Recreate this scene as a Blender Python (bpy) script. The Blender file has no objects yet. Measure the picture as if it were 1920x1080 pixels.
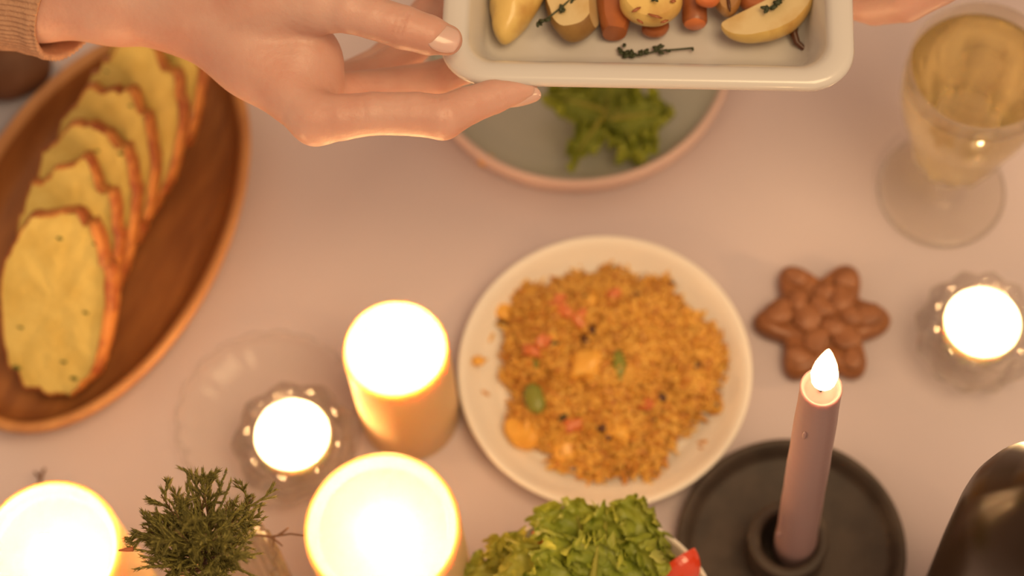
import bpy, bmesh, math, random
import numpy as np
from mathutils import Vector, Matrix, noise

rnd = random.Random(7)
PI = math.pi
scene = bpy.context.scene
C = scene.collection

# ------------------------------------------------------------------ camera
F = 3950.0                       # focal length in pixels of the 1920 frame
TH, RO, DIST = math.radians(24), math.radians(5.2), 1.13
fwd = Vector((0, math.sin(TH), -math.cos(TH)))
up0 = Vector((0, math.cos(TH), math.sin(TH)))
r0 = Vector((1, 0, 0))
right = r0 * math.cos(RO) - up0 * math.sin(RO)
up = up0 * math.cos(RO) + r0 * math.sin(RO)
campos = -fwd * DIST
cam = bpy.data.cameras.new('camera')
cam.sensor_width = 36
cam.lens = F / 1920 * 36
cam.clip_start = 0.01
cam.dof.use_dof = True
cam.dof.focus_distance = 0.885
cam.dof.aperture_fstop = 4.6
co = bpy.data.objects.new('camera', cam)
co.matrix_world = Matrix(((right.x, up.x, -fwd.x, campos.x), (right.y, up.y, -fwd.y, campos.y),
                          (right.z, up.z, -fwd.z, campos.z), (0, 0, 0, 1)))
C.objects.link(co)
scene.camera = co

def P(px, py, z):
    """World point at height z seen at a place of the photograph."""
    d = fwd + right * ((px - 960) / F) - up * ((py - 540) / F)
    return campos + d * ((z - campos.z) / d.z)

def M_(px, py, z, n):
    """n photo pixels at that place and height, in metres."""
    d = fwd + right * ((px - 960) / F) - up * ((py - 540) / F)
    return n / F * ((z - campos.z) / d.z)

# ------------------------------------------------------------------ light
scene.view_settings.view_transform = 'Standard'
scene.view_settings.look = 'None'
scene.view_settings.gamma = 1
scene.view_settings.exposure = 0.0
world = bpy.data.worlds.new('world')
scene.world = world
world.use_nodes = True
world.node_tree.nodes['Background'].inputs[0].default_value = (1.0, 0.66, 0.42, 1)
world.node_tree.nodes['Background'].inputs[1].default_value = 0.60
FLAME = 280.0                    # radiance of a candle flame

def area(name, loc, aim, size, power, col):
    l = bpy.data.lights.new(name, 'AREA')
    l.size = size
    l.energy = power
    l.color = col
    o = bpy.data.objects.new(name, l)
    o.location = loc
    o.rotation_euler = (Vector(aim) - Vector(loc)).to_track_quat('-Z', 'Y').to_euler()
    C.objects.link(o)
area('ceiling_lamp', (0.55, -0.60, 2.20), (0, -0.05, 0), 1.0, 30.0, (1.0, 0.70, 0.365))

cy = scene.cycles
cy.sample_clamp_indirect = 6
cy.sample_clamp_direct = 0
cy.max_bounces = 10
cy.transmission_bounces = 8
cy.transparent_max_bounces = 16
cy.caustics_refractive = True
cy.caustics_reflective = False

# ------------------------------------------------------------------ materials
def node_mat(name):
    m = bpy.data.materials.new(name)
    m.use_nodes = True
    return m, m.node_tree.nodes, m.node_tree.links, m.node_tree.nodes['Principled BSDF']

def mat(name, col, rough=0.5, col2=None, scale=30, bump=0, bscale=80, sss=0, sssr=(1, .4, .2), sscale=0.01,
        spec=0.5, coat=0, contrast=(0.35, 0.65), detail=4, stretch=None, metallic=0, trans=0, island=None):
    m, N, L, b = node_mat(name)
    b.inputs['Base Color'].default_value = (*col, 1)
    b.inputs['Roughness'].default_value = rough
    b.inputs['Specular IOR Level'].default_value = spec
    b.inputs['Coat Weight'].default_value = coat
    b.inputs['Metallic'].default_value = metallic
    tc = N.new('ShaderNodeTexCoord')
    mp = N.new('ShaderNodeMapping')
    L.new(tc.outputs['Object'], mp.inputs['Vector'])
    if stretch:
        mp.inputs['Scale'].default_value = stretch
    csock = None
    if col2:
        n = N.new('ShaderNodeTexNoise')
        n.inputs['Scale'].default_value = scale
        n.inputs['Detail'].default_value = detail
        L.new(mp.outputs[0], n.inputs['Vector'])
        r = N.new('ShaderNodeValToRGB')
        r.color_ramp.elements[0].position = contrast[0]
        r.color_ramp.elements[1].position = contrast[1]
        r.color_ramp.elements[0].color = (*col, 1)
        r.color_ramp.elements[1].color = (*col2, 1)
        L.new(n.outputs['Fac'], r.inputs['Fac'])
        csock = r.outputs['Color']
    if island:
        g = N.new('ShaderNodeNewGeometry')
        r = N.new('ShaderNodeValToRGB')
        els = r.color_ramp.elements
        while len(els) < len(island):
            els.new(0.5)
        for i, (p, c) in enumerate(island):
            els[i].position = p
            els[i].color = (*c, 1)
        L.new(g.outputs['Random Per Island'], r.inputs['Fac'])
        csock = r.outputs['Color']
    if csock:
        L.new(csock, b.inputs['Base Color'])
    if bump:
        n = N.new('ShaderNodeTexNoise')
        n.inputs['Scale'].default_value = bscale
        n.inputs['Detail'].default_value = 5
        L.new(mp.outputs[0], n.inputs['Vector'])
        bp = N.new('ShaderNodeBump')
        bp.inputs['Strength'].default_value = bump
        bp.inputs['Distance'].default_value = 0.001
        L.new(n.outputs['Fac'], bp.inputs['Height'])
        L.new(bp.outputs[0], b.inputs['Normal'])
    if sss:
        b.inputs['Subsurface Weight'].default_value = sss
        b.inputs['Subsurface Radius'].default_value = sssr
        b.inputs['Subsurface Scale'].default_value = sscale
    if trans:
        out = N['Material Output']
        t = N.new('ShaderNodeBsdfTranslucent')
        t.inputs[0].default_value = (*col, 1)
        if csock:
            L.new(csock, t.inputs[0])
        mx = N.new('ShaderNodeMixShader')
        mx.inputs[0].default_value = trans
        L.new(b.outputs[0], mx.inputs[1])
        L.new(t.outputs[0], mx.inputs[2])
        L.new(mx.outputs[0], out.inputs['Surface'])
    return m

def glass_mat(name, tint=(1, 1, 1), clear=0.5, rough=0.02, ior=1.45):
    m, N, L, b = node_mat(name)
    g = N.new('ShaderNodeBsdfGlass')
    g.inputs['Color'].default_value = (*tint, 1)
    g.inputs['Roughness'].default_value = rough
    g.inputs['IOR'].default_value = ior
    t = N.new('ShaderNodeBsdfTransparent')
    t.inputs[0].default_value = (*tint, 1)
    mx = N.new('ShaderNodeMixShader')
    mx.inputs[0].default_value = clear
    L.new(g.outputs[0], mx.inputs[1])
    L.new(t.outputs[0], mx.inputs[2])
    L.new(mx.outputs[0], N['Material Output'].inputs['Surface'])
    return m

def flame_mat(name, power):
    m, N, L, b = node_mat(name)
    e = N.new('ShaderNodeEmission')
    e.inputs[0].default_value = (1.0, 0.56, 0.24, 1)
    e.inputs[1].default_value = power
    L.new(e.outputs[0], N['Material Output'].inputs['Surface'])
    return m

def cloth_mat():
    m, N, L, b = node_mat('linen')
    b.inputs['Base Color'].default_value = (0.60, 0.52, 0.56, 1)
    b.inputs['Roughness'].default_value = 0.85
    b.inputs['Specular IOR Level'].default_value = 0.2
    tc = N.new('ShaderNodeTexCoord')
    h = None
    for ax in ('X', 'Y'):
        w = N.new('ShaderNodeTexWave')
        w.bands_direction = ax
        w.inputs['Scale'].default_value = 320
        L.new(tc.outputs['Object'], w.inputs['Vector'])
        if h is None:
            h = w.outputs['Fac']
        else:
            a = N.new('ShaderNodeMath')
            L.new(h, a.inputs[0])
            L.new(w.outputs['Fac'], a.inputs[1])
            h = a.outputs[0]
    bp = N.new('ShaderNodeBump')
    bp.inputs['Strength'].default_value = 0.15
    bp.inputs['Distance'].default_value = 0.0004
    L.new(h, bp.inputs['Height'])
    L.new(bp.outputs[0], b.inputs['Normal'])
    return m

MT = dict(
    cloth=cloth_mat(),
    flame=flame_mat('flame', FLAME),
    small_flame=flame_mat('taper_flame', 24.0),
    cup=glass_mat('clear_plastic_cup', (1, .98, .95), .6, .1),
    wax=mat('ivory_wax', (0.66, 0.46, 0.25), 0.5, sss=1.0, sssr=(1, .6, .26), sscale=0.012, spec=0.4),
    tea_wax=mat('tealight_wax', (0.93, 0.87, 0.70), 0.35, sss=0.7, sssr=(1, .7, .4), sscale=0.012),
    mauve=mat('mauve_wax', (0.33, 0.215, 0.225), 0.45, sss=0.4, sssr=(1, .5, .4), sscale=0.008, spec=0.4, bump=0.2, bscale=120),
    wick=mat('charred_wick', (0.02, 0.015, 0.012), 0.9),
    alu=mat('aluminium', (0.8, 0.76, 0.7), 0.3, metallic=1.0),
    iron=mat('black_cast_iron', (0.036, 0.024, 0.019), 0.6, (0.062, 0.043, 0.034), 60, bump=0.4, bscale=160),
    glass=glass_mat('clear_glass', (1.0, .99, .97), 0.62),
    thin_glass=glass_mat('wine_glass_crystal', (0.995, 0.985, .965), 0.5),
    dish_glass=glass_mat('pressed_glass', (1.0, .995, .985), 0.78, 0.06),
    vase_glass=glass_mat('ribbed_glass', (1.0, .97, .9), 0.35, 0.12),
    wine=glass_mat('white_wine', (0.98, 0.92, 0.70), 0.22, ior=1.34),
    porcelain=mat('white_porcelain', (0.86, 0.82, 0.76), 0.35, coat=0.15),
    ceramic=mat('cream_glazed_ceramic', (0.60, 0.585, 0.585), 0.25, coat=0.25),
    grey_glaze=mat('grey_green_glaze', (0.42, 0.43, 0.38), 0.35, (0.46, 0.47, 0.42), 12, coat=0.1),
    clay=mat('pink_clay', (0.66, 0.50, 0.47), 0.6),
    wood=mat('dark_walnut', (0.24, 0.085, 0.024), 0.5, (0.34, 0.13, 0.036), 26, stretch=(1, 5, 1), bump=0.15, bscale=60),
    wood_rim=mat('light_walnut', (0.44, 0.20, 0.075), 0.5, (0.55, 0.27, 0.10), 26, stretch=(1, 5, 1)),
    crumb=mat('buttery_crumb', (0.64, 0.50, 0.15), 0.8, (0.52, 0.37, 0.085), 48, bump=0.8, bscale=220, contrast=(0.42, 0.72)),
    crust=mat('toasted_crust', (0.50, 0.20, 0.045), 0.6, (0.27, 0.065, 0.012), 85, bump=1.0, bscale=190, coat=0.1, contrast=(.4, .6)),
    herb=mat('green_herb_fleck', (0.10, 0.12, 0.02), 0.7),
    bun=mat('dark_rye', (0.10, 0.035, 0.012), 0.6, (0.17, 0.07, 0.03), 35, bump=0.7, bscale=90),
    napkin=mat('grey_lilac_napkin', (0.42, 0.42, 0.50), 0.85, bump=0.4, bscale=400),
    rice=mat('spiced_rice', (0.7, 0.4, 0.1), 0.45, island=[(0.0, (0.50, 0.20, 0.03)), (0.3, (0.66, 0.34, 0.055)),
             (0.75, (0.78, 0.48, 0.10)), (1.0, (0.45, 0.17, 0.03))], spec=0.5),
    rice_base=mat('rice_mound', (0.42, 0.19, 0.035), 0.6, (0.60, 0.30, 0.06), 90, bump=1.0, bscale=260),
    carrot=mat('cooked_carrot', (0.66, 0.20, 0.06), 0.4, (0.52, 0.13, 0.035), 70, coat=0.2),
    carrot_dark=mat('roasted_carrot_skin', (0.25, 0.075, 0.025), 0.45, (0.42, 0.13, 0.04), 45, bump=0.5, coat=0.2),
    potato=mat('roast_potato_flesh', (0.72, 0.51, 0.165), 0.42, (0.44, 0.20, 0.04), 60, bump=0.5, bscale=130, coat=0.25, contrast=(.48, .78)),
    potato_pale=mat('boiled_potato_flesh', (0.68, 0.54, 0.29), 0.45, (0.52, 0.32, 0.10), 55, bump=0.4, bscale=130, coat=0.2, contrast=(.46, .8)),
    potato_skin=mat('potato_skin', (0.34, 0.20, 0.06), 0.5, (0.22, 0.11, 0.03), 60, bump=0.6),
    onion=mat('roast_parsnip', (0.52, 0.31, 0.12), 0.4, (0.34, 0.16, 0.05), 60, bump=0.4, coat=0.2),
    raisin=mat('dark_raisin', (0.09, 0.03, 0.012), 0.35),
    olive=mat('green_pepper_bit', (0.23, 0.25, 0.04), 0.35),
    dicedp=mat('potato_dice', (0.84, 0.48, 0.09), 0.35, (0.74, 0.36, 0.05), 80),
    thyme=mat('dark_thyme', (0.035, 0.045, 0.018), 0.6),
    tomato=mat('tomato_flesh', (0.72, 0.075, 0.03), 0.18, (0.60, 0.05, 0.02), 50, coat=0.4),
    tomato_in=mat('tomato_inside', (0.80, 0.17, 0.09), 0.2, (0.66, 0.09, 0.04), 60, coat=0.3),
    lettuce=mat('curly_lettuce', (0.30, 0.38, 0.045), 0.42, (0.50, 0.54, 0.09), 45, bump=0.6, bscale=110, trans=0.35),
    lettuce_dark=mat('dark_lettuce', (0.25, 0.32, 0.035), 0.42, (0.36, 0.42, 0.05), 40, bump=0.6, bscale=110, trans=0.3),
    lettuce_pale=mat('yellow_lettuce', (0.56, 0.52, 0.10), 0.42, (0.44, 0.46, 0.08), 40, bump=0.6, bscale=110, trans=0.4),
    red_leaf=mat('dark_radicchio', (0.06, 0.012, 0.02), 0.5, (0.1, 0.05, 0.02), 30, trans=0.2),
    juniper=mat('juniper_scales', (0.075, 0.085, 0.02), 0.6, island=[(0, (0.11, 0.10, 0.022)), (0.6, (0.27, 0.235, 0.05)), (1, (0.36, 0.31, 0.08))], trans=0.15),
    bark=mat('twig_bark', (0.13, 0.06, 0.03), 0.8),
    redtip=mat('reddish_twig_tip', (0.42, 0.12, 0.05), 0.6),
    star=mat('brown_nut_biscuit', (0.20, 0.07, 0.022), 0.42, (0.30, 0.115, 0.04), 45, bump=0.6, bscale=90, coat=0.15),
    nut=mat('glazed_nut', (0.30, 0.125, 0.055), 0.5, (0.20, 0.072, 0.026), 70, coat=0.05),
    bottle=mat('dark_bottle_glass', (0.020, 0.009, 0.003), 0.30, spec=0.28),
    label=mat('brown_label', (0.10, 0.045, 0.02), 0.6, (0.03, 0.018, 0.008), 30),
    skin=mat('skin', (0.61, 0.385, 0.325), 0.45, (0.55, 0.29, 0.23), 28, bump=0.35, bscale=300, sss=0.35, sssr=(1, .35, .2), sscale=0.006),
    nail=mat('fingernail', (0.62, 0.42, 0.38), 0.28, coat=0.4, sss=0.2, sscale=0.003),
    knit=mat('beige_knit', (0.50, 0.30, 0.20), 0.9, (0.42, 0.24, 0.16), 160, bump=0.8, bscale=700, spec=0.1, stretch=(1, 1, 1)),
    tabletop=mat('oak_table', (0.3, 0.16, 0.07), 0.5),
    floor=mat('floor_boards', (0.16, 0.08, 0.04), 0.5, (0.22, 0.12, 0.06), 8, stretch=(1, 10, 1)),
)

# ------------------------------------------------------------------ object helpers
def mesh_obj(name, V, Fc, m, parent=None, smooth=True, mi=None):
    me = bpy.data.meshes.new(name)
    me.from_pydata([tuple(v) for v in V], [], [tuple(f) for f in Fc])
    ms = m if isinstance(m, (list, tuple)) else [m]
    for x in ms:
        me.materials.append(x)
    if mi is not None:
        me.polygons.foreach_set('material_index', mi)
    if smooth:
        me.polygons.foreach_set('use_smooth', [True] * len(me.polygons))
    me.update()
    o = bpy.data.objects.new(name, me)
    C.objects.link(o)
    if parent:
        o.parent = parent
    return o

def bm_obj(name, bm, m, parent=None, smooth=True):
    me = bpy.data.meshes.new(name)
    bm.to_mesh(me)
    bm.free()
    for x in (m if isinstance(m, (list, tuple)) else [m]):
        me.materials.append(x)
    if smooth:
        me.polygons.foreach_set('use_smooth', [True] * len(me.polygons))
    o = bpy.data.objects.new(name, me)
    C.objects.link(o)
    if parent:
        o.parent = parent
    return o

def tag(o, label, cat, group=None, kind=None):
    o['label'] = label
    o['category'] = cat
    if group:
        o['group'] = group
    if kind:
        o['kind'] = kind
    return o

def thing(name, label, cat, loc=(0, 0, 0), rz=0, group=None):
    o = bpy.data.objects.new(name, None)
    o.empty_display_size = 0.01
    o.location = loc
    o.rotation_euler = (0, 0, rz)
    C.objects.link(o)
    return tag(o, label, cat, group)

def lathe(prof, n=64, flute=None, close=False):
    """prof: (r, z) list from bottom; flute: function(angle, r, z) -> r."""
    V, Fc, rings = [], [], []
    for r, z in prof:
        if r < 1e-6:
            rings.append([len(V)])
            V.append((0, 0, z))
        else:
            ring = []
            for i in range(n):
                a = 2 * PI * i / n
                rr = flute(a, r, z) if flute else r
                ring.append(len(V))
                V.append((rr * math.cos(a), rr * math.sin(a), z))
            rings.append(ring)
    seq = list(zip(rings, rings[1:]))
    if close:
        seq.append((rings[-1], rings[0]))
    for A, B in seq:
        if len(A) == 1 and len(B) == 1:
            continue
        for i in range(n):
            j = (i + 1) % n
            if len(A) == 1:
                Fc.append((A[0], B[j], B[i]))
            elif len(B) == 1:
                Fc.append((A[i], A[j], B[0]))
            else:
                Fc.append((A[i], A[j], B[j], B[i]))
    return V, Fc

def tube(pts, rads, n=8, cap=True):
    V, Fc = [], []
    prev = None
    pts = [Vector(p) for p in pts]
    for i, p in enumerate(pts):
        t = (pts[min(i + 1, len(pts) - 1)] - pts[max(i - 1, 0)])
        if t.length < 1e-9:
            t = Vector((0, 0, 1))
        t.normalize()
        if prev is None:
            x = t.orthogonal().normalized()
        else:
            x = (prev - t * prev.dot(t)).normalized()
        prev = x
        y = t.cross(x)
        for k in range(n):
            a = 2 * PI * k / n
            V.append(p + (x * math.cos(a) + y * math.sin(a)) * rads[i])
    for i in range(len(pts) - 1):
        for k in range(n):
            j = (k + 1) % n
            Fc.append((i * n + k, i * n + j, (i + 1) * n + j, (i + 1) * n + k))
    if cap:
        Fc.append(tuple(reversed(range(n))))
        b = (len(pts) - 1) * n
        Fc.append(tuple(range(b, b + n)))
    return V, Fc

class Mesh:
    def __init__(s):
        s.V, s.F = [], []
    def add(s, vf, M=None):
        V, Fc = vf
        b = len(s.V)
        s.V += [tuple(M @ Vector(v)) for v in V] if M else [tuple(v) for v in V]
        s.F += [tuple(i + b for i in f) for f in Fc]
    def obj(s, name, m, parent=None, smooth=True):
        return mesh_obj(name, s.V, s.F, m, parent, smooth)

def ico(r=1, sub=2):
    bm = bmesh.new()
    bmesh.ops.create_icosphere(bm, subdivisions=sub, radius=r)
    V = [v.co.copy() for v in bm.verts]
    Fc = [tuple(v.index for v in f.verts) for f in bm.faces]
    bm.free()
    return V, Fc

def rough_obj(name, V, Fc, amp, sc, m, parent=None, seed=0):
    V = [Vector(v) for v in V]
    out = []
    for v in V:
        n = noise.noise_vector(v * sc + Vector((seed, seed * .7, 3)))
        out.append(v + n * amp)
    return mesh_obj(name, out, Fc, m, parent)

# ------------------------------------------------------------------ the room and the table
def box(sx, sy, sz, cx=0, cy_=0, cz=0):
    V = [(cx + a * sx / 2, cy_ + b * sy / 2, cz + c * sz / 2) for a in (-1, 1) for b in (-1, 1) for c in (-1, 1)]
    return V, [(0, 1, 3, 2), (4, 6, 7, 5), (0, 4, 5, 1), (2, 3, 7, 6), (0, 2, 6, 4), (1, 5, 7, 3)]
fl = mesh_obj('floor', *box(5, 5, 0.04, 0, 0, -0.77), MT['floor'], smooth=False)
fl['kind'] = 'structure'
w_ = mesh_obj('wall_back', *box(5, 0.05, 2.7, 0, 2.475, 0.60), mat('beige_plaster', (0.7, 0.62, 0.52), 0.9), smooth=False)
w_['kind'] = 'structure'
tb = thing('dining_table', 'oak dining table under the pale tablecloth', 'table', (0, 0, -0.75))
mesh_obj('tabletop', *box(1.74, 1.14, 0.035, 0, 0, 0.73), MT['tabletop'], tb, False)
for sx in (-1, 1):
    for sy in (-1, 1):
        mesh_obj('leg', *box(0.06, 0.06, 0.7125, sx * .8, sy * .5, 0.356), MT['tabletop'], tb, False)

def tablecloth():
    nx, ny = 96, 72
    V, Fc = [], []
    for j in range(ny + 1):
        for i in range(nx + 1):
            x = (i / nx - .5) * 2.2
            y = (j / ny - .5) * 1.6
            z = 0.0
            ox = max(0, abs(x) - 0.9)
            oy = max(0, abs(y) - 0.6)
            if ox > 0 or oy > 0:
                z = -(ox + oy)
                wob = 0.012 * math.sin((x if oy > ox else y) * 34)
                x = math.copysign(min(abs(x), 0.905 + max(0, wob) * (ox > 0)), x)
                y = math.copysign(min(abs(y), 0.605 + max(0, wob) * (oy > 0)), y)
            V.append((x, y, z))
    for j in range(ny):
        for i in range(nx):
            a = j * (nx + 1) + i
            Fc.append((a, a + 1, a + nx + 2, a + nx + 1))
    o = mesh_obj('tablecloth', V, Fc, MT['cloth'])
    s = o.modifiers.new('thickness', 'SOLIDIFY')
    s.thickness = 0.001
    s.offset = -1
    tag(o, 'pale pinkish linen tablecloth under all the plates and candles', 'tablecloth')
tablecloth()

# ------------------------------------------------------------------ candles
def flame_mesh(h, r):
    prof = [(0, 0), (r * .55, h * .05), (r * .9, h * .16), (r, h * .3), (r * .86, h * .48), (r * .58, h * .68),
            (r * .28, h * .87), (0, h)]
    return lathe(prof, 14)

def block_candle(label, px, py, z, rpx, pool, flame_h=0.024, shift=(0, 0)):
    c = P(px, py, z)
    r = M_(px, py, z, rpx)
    t = thing('wax_candle', label, 'candle', (c.x, c.y, 0), 0, 'thick ivory candles')
    d = pool
    prof = [(0, 0.0005), (r * .97, 0.0005), (r, .003), (r, z * .3), (r, z * .7), (r, z - .004), (r * .99, z - .0015), (r * .965, z - .0002),
            (r * .94, z), (r * .91, z - .0008), (r * .87, z - d * .5), (r * .80, z - d), (r * .4, z - d * 1.1), (0, z - d * 1.1)]
    V, Fc = lathe(prof, 72, lambda a, rr, zz: rr * (1 + .006 * math.sin(3 * a + zz * 30)))
    mesh_obj('wax_body', V, Fc, MT['wax'], t)
    zt = z - d * 1.1
    sx, sy = shift
    W = tube([(sx, sy, zt - .002), (sx + .0005, sy, zt + .004), (sx + .002, sy + .001, zt + .008)], [.0009, .0008, .0006], 6)
    mesh_obj('wick', *W, MT['wick'], t)
    V, Fc = flame_mesh(flame_h, .0048)
    f = mesh_obj('flame', V, Fc, MT['flame'], t)
    f.location = (sx + .001, sy, zt + .005)
    return t

block_candle('medium ivory candle, glowing top, beside the white rice plate', 741, 653, .093, 100, .005)
block_candle('widest glowing ivory candle at bottom, left of the salad bowl', 716, 986, .125, 149, .006, .026)
block_candle('ivory candle with hollow melted top at the bottom left corner', 92, 1028, .110, 136, .010, .026)

def tealight(label, px, py, z, rpx):
    c = P(px, py, z)
    r = M_(px, py, z, rpx)
    h = .016
    t = thing('tealight', label, 'candle', (c.x, c.y, z - h), 0, 'tealights in glass holders')
    prof = [(0, 0), (r * .97, 0), (r, .001), (r, h - .0004), (r * 1.02, h), (r * .985, h), (r * .975, .001), (0, .001)]
    mesh_obj('clear_cup', *lathe(prof, 48), MT['cup'], t)
    prof = [(0, .0012), (r * .965, .0012), (r * .968, h - .001), (r * .94, h - .0016), (r * .88, h - .0028), (0, h - .0032)]
    mesh_obj('wax', *lathe(prof, 48), MT['tea_wax'], t)
    mesh_obj('wick', *tube([(0, 0, h - .006), (.0005, 0, h + .001), (.0012, .0006, h + .004)], [.0008, .0007, .0005], 6), MT['wick'], t)
    V, Fc = flame_mesh(.020, .0042)
    f = mesh_obj('flame', V, Fc, MT['flame'], t)
    f.location = (.0004, 0, h + .0012)
    return c

def tealight_holder(label, px, py, z, rpx, tl, nf, scal):
    c = tl
    R = M_(px, py, z, rpx)
    t = thing('tealight_holder', label, 'candle holder', (c.x, c.y, .0065 if scal else .0005), rnd.random(), 'cut glass tealight holders')
    zt = z - t.location.z
    ri = .0208
    def fl_(a, r, zz):
        if r > ri + .002:
            k = abs(((a * nf / (2 * PI)) % 1) - .5) * 2
            return r * (1 - .10 * (1 - k))
        return r
    prof = [(0, 0), (R * .62, 0), (R * .80, zt * .12), (R * .97, zt * .45), (R, zt * .68), (R * .93, zt * .9), (R * .84, zt * 1.0), (R * .76, zt * 1.0),
            (ri + .0015, zt * .96), (ri, zt * .9), (ri, zt - .0165), (ri * .98, zt - .0175), (0, zt - .0175)]
    V, Fc = lathe(prof, nf * 8, fl_)
    mesh_obj('glass_cup', V, Fc, MT['glass'], t, smooth=False)
    return t

c = tealight('left tealight, lit, in cut glass holder on the scalloped glass dish', 547, 813, .040, 73)
cL = c
tealight_holder('cut glass tealight holder on a scalloped glass dish', 547, 813, .040, 122, c, 9, True)
c = tealight('right tealight, lit, in cut glass holder below the wine glass', 1843, 602, .040, 73)
tealight_holder('thick faceted glass tealight holder below the wine glass', 1843, 602, .040, 122, c, 12, False)

def scallop_dish():
    c = P(508, 790, .008)
    R = M_(508, 790, .008, 176)
    d = cL - c
    t = thing('glass_dish', 'scalloped clear glass dish under the left tealight holder', 'dish', (c.x, c.y, .0005))
    def fl_(a, r, z):
        return r * (1 + .03 * abs(math.sin(a * 10))) if r > R * .7 else r
    prof = [(0, 0), (R * .6, 0), (R * .86, .0045), (R * .97, .009), (R, .0115), (R * .985, .0128), (R * .93, .0110), (R * .84, .0075), (R * .6, .0045), (0, .0045)]
    mesh_obj('bowl', *lathe(prof, 160, fl_), MT['dish_glass'], t)
scallop_dish()

# taper candle and its iron holder
def taper():
    hc = P(1483, 1027, .012)
    R = M_(1483, 1027, .012, 216)
    t = thing('iron_candle_holder', 'round black iron candle holder under the mauve taper', 'candle holder', (hc.x, hc.y, .0005))
    prof = [(0, 0), (R * .93, 0), (R * .985, .003), (R, .010), (R * .99, .0135), (R * .965, .015), (R * .93, .0145), (R * .885, .0095), (R * .86, .0065), (R * .82, .0055), (0, .0055)]
    mesh_obj('tray', *lathe(prof, 96), MT['iron'], t)
    s0 = P(1478, 1012, .030)
    r1 = M_(1478, 1012, .030, 76)
    ri = M_(1478, 1012, .030, 52)
    prof = [(r1 * 1.02, .005), (r1 * .9, .010), (r1 * .88, .018), (r1 * .97, .027), (r1, .030), (r1 * .96, .032), (ri * 1.08, .0315), (ri, .029), (ri * .98, .012), (0, .011)]
    s = mesh_obj('socket', *lathe(prof, 48), MT['iron'], t)
    s.location = (s0.x - hc.x, s0.y - hc.y, 0)
    # taper
    a = P(1489, 1030, .016)
    b = P(1540, 725, .222)
    ra, rb = .0103, .0087
    L = (b - a).length
    t = thing('taper_candle', 'slim mauve taper candle burning in the black iron holder', 'candle', a)
    t.rotation_euler = (b - a).to_track_quat('Z', 'Y').to_euler()
    prof = [(0, 0), (ra, 0), (ra, .002)] + [(ra + (rb - ra) * k / 12 + .00012 * math.sin(k * 2.1), L * k / 12 * .985) for k in range(1, 12)] + \
           [(rb, L - .003), (rb * 1.015, L - .001), (rb * .97, L), (rb * .86, L - .0006), (rb * .74, L - .0032), (0, L - .0038)]
    mesh_obj('wax_stick', *lathe(prof, 48, lambda an, r, z: r * (1 + .02 * math.sin(2 * an + z * 25) * (z > .02))), MT['mauve'], t)
    dr = [((-1, -.1), L - .0015, .0019, .0022), ((.9, .2), L - .035, .0010, .004), ((-.95, -.3), L - .075, .0010, .006), ((-.6, -.8), L - .11, .0009, .008), ((.97, -.2), L - .15, .001, .012), ((.9, -.3), .035, .0016, .003)]
    for (dx, dy), z, r, h in dr:
        V, Fc = ico(1, 2)
        k = (ra + (rb - ra) * z / L) / math.hypot(dx, dy)
        mesh_obj('wax_drip', [(v[0] * r + dx * k, v[1] * r + dy * k, v[2] * h + z) for v in V], Fc, MT['mauve'], t)
    mesh_obj('wick', *tube([(0, 0, L - .005), (.0002, 0, L + .003), (-.001, .0005, L + .007)], [.0008, .0008, .0006], 6), MT['wick'], t)
    V, Fc = flame_mesh(.036, .0056)
    f = mesh_obj('flame', V, Fc, MT['small_flame'], t)
    f.location = (-.0008, 0, L + .0005)
taper()

# ------------------------------------------------------------------ plates
def white_plate():
    c = P(1133, 692, .017)
    R = M_(1133, 692, .017, 276)
    t = thing('dinner_plate', 'round white plate holding the spiced rice', 'plate', (c.x, c.y, .0005))
    prof = [(0, .001), (R * .55, .001), (R * .56, 0), (R * .60, 0), (R * .62, .002), (R * .88, .0085), (R * .985, .0155), (R, .0168), (R * .99, .0178), (R * .965, .0172),
            (R * .92, .0135), (R * .86, .0088), (R * .80, .0056), (R * .72, .0047), (0, .0045)]
    mesh_obj('plate_body', *lathe(prof, 128), MT['porcelain'], t)
white_plate()

def grey_plate():
    c = P(1082, 90, .014)
    R = M_(1082, 90, .014, 293)
    t = thing('grey_plate', 'grey green plate with pink clay rim under the baking dish', 'plate', (c.x, c.y, .0005))
    prof = [(0, 0), (R * .9, 0), (R * .98, .004), (R, .012), (R * .995, .0165), (R * .985, .018), (R * .965, .0175), (R * .95, .015)]
    mesh_obj('clay_rim', *lathe(prof, 128), MT['clay'], t)
    prof = [(R * .951, .0155), (R * .93, .0095), (R * .89, .0052), (R * .8, .004), (0, .004)]
    mesh_obj('glazed_well', *lathe(prof, 128), MT['grey_glaze'], t)
grey_plate()

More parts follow.
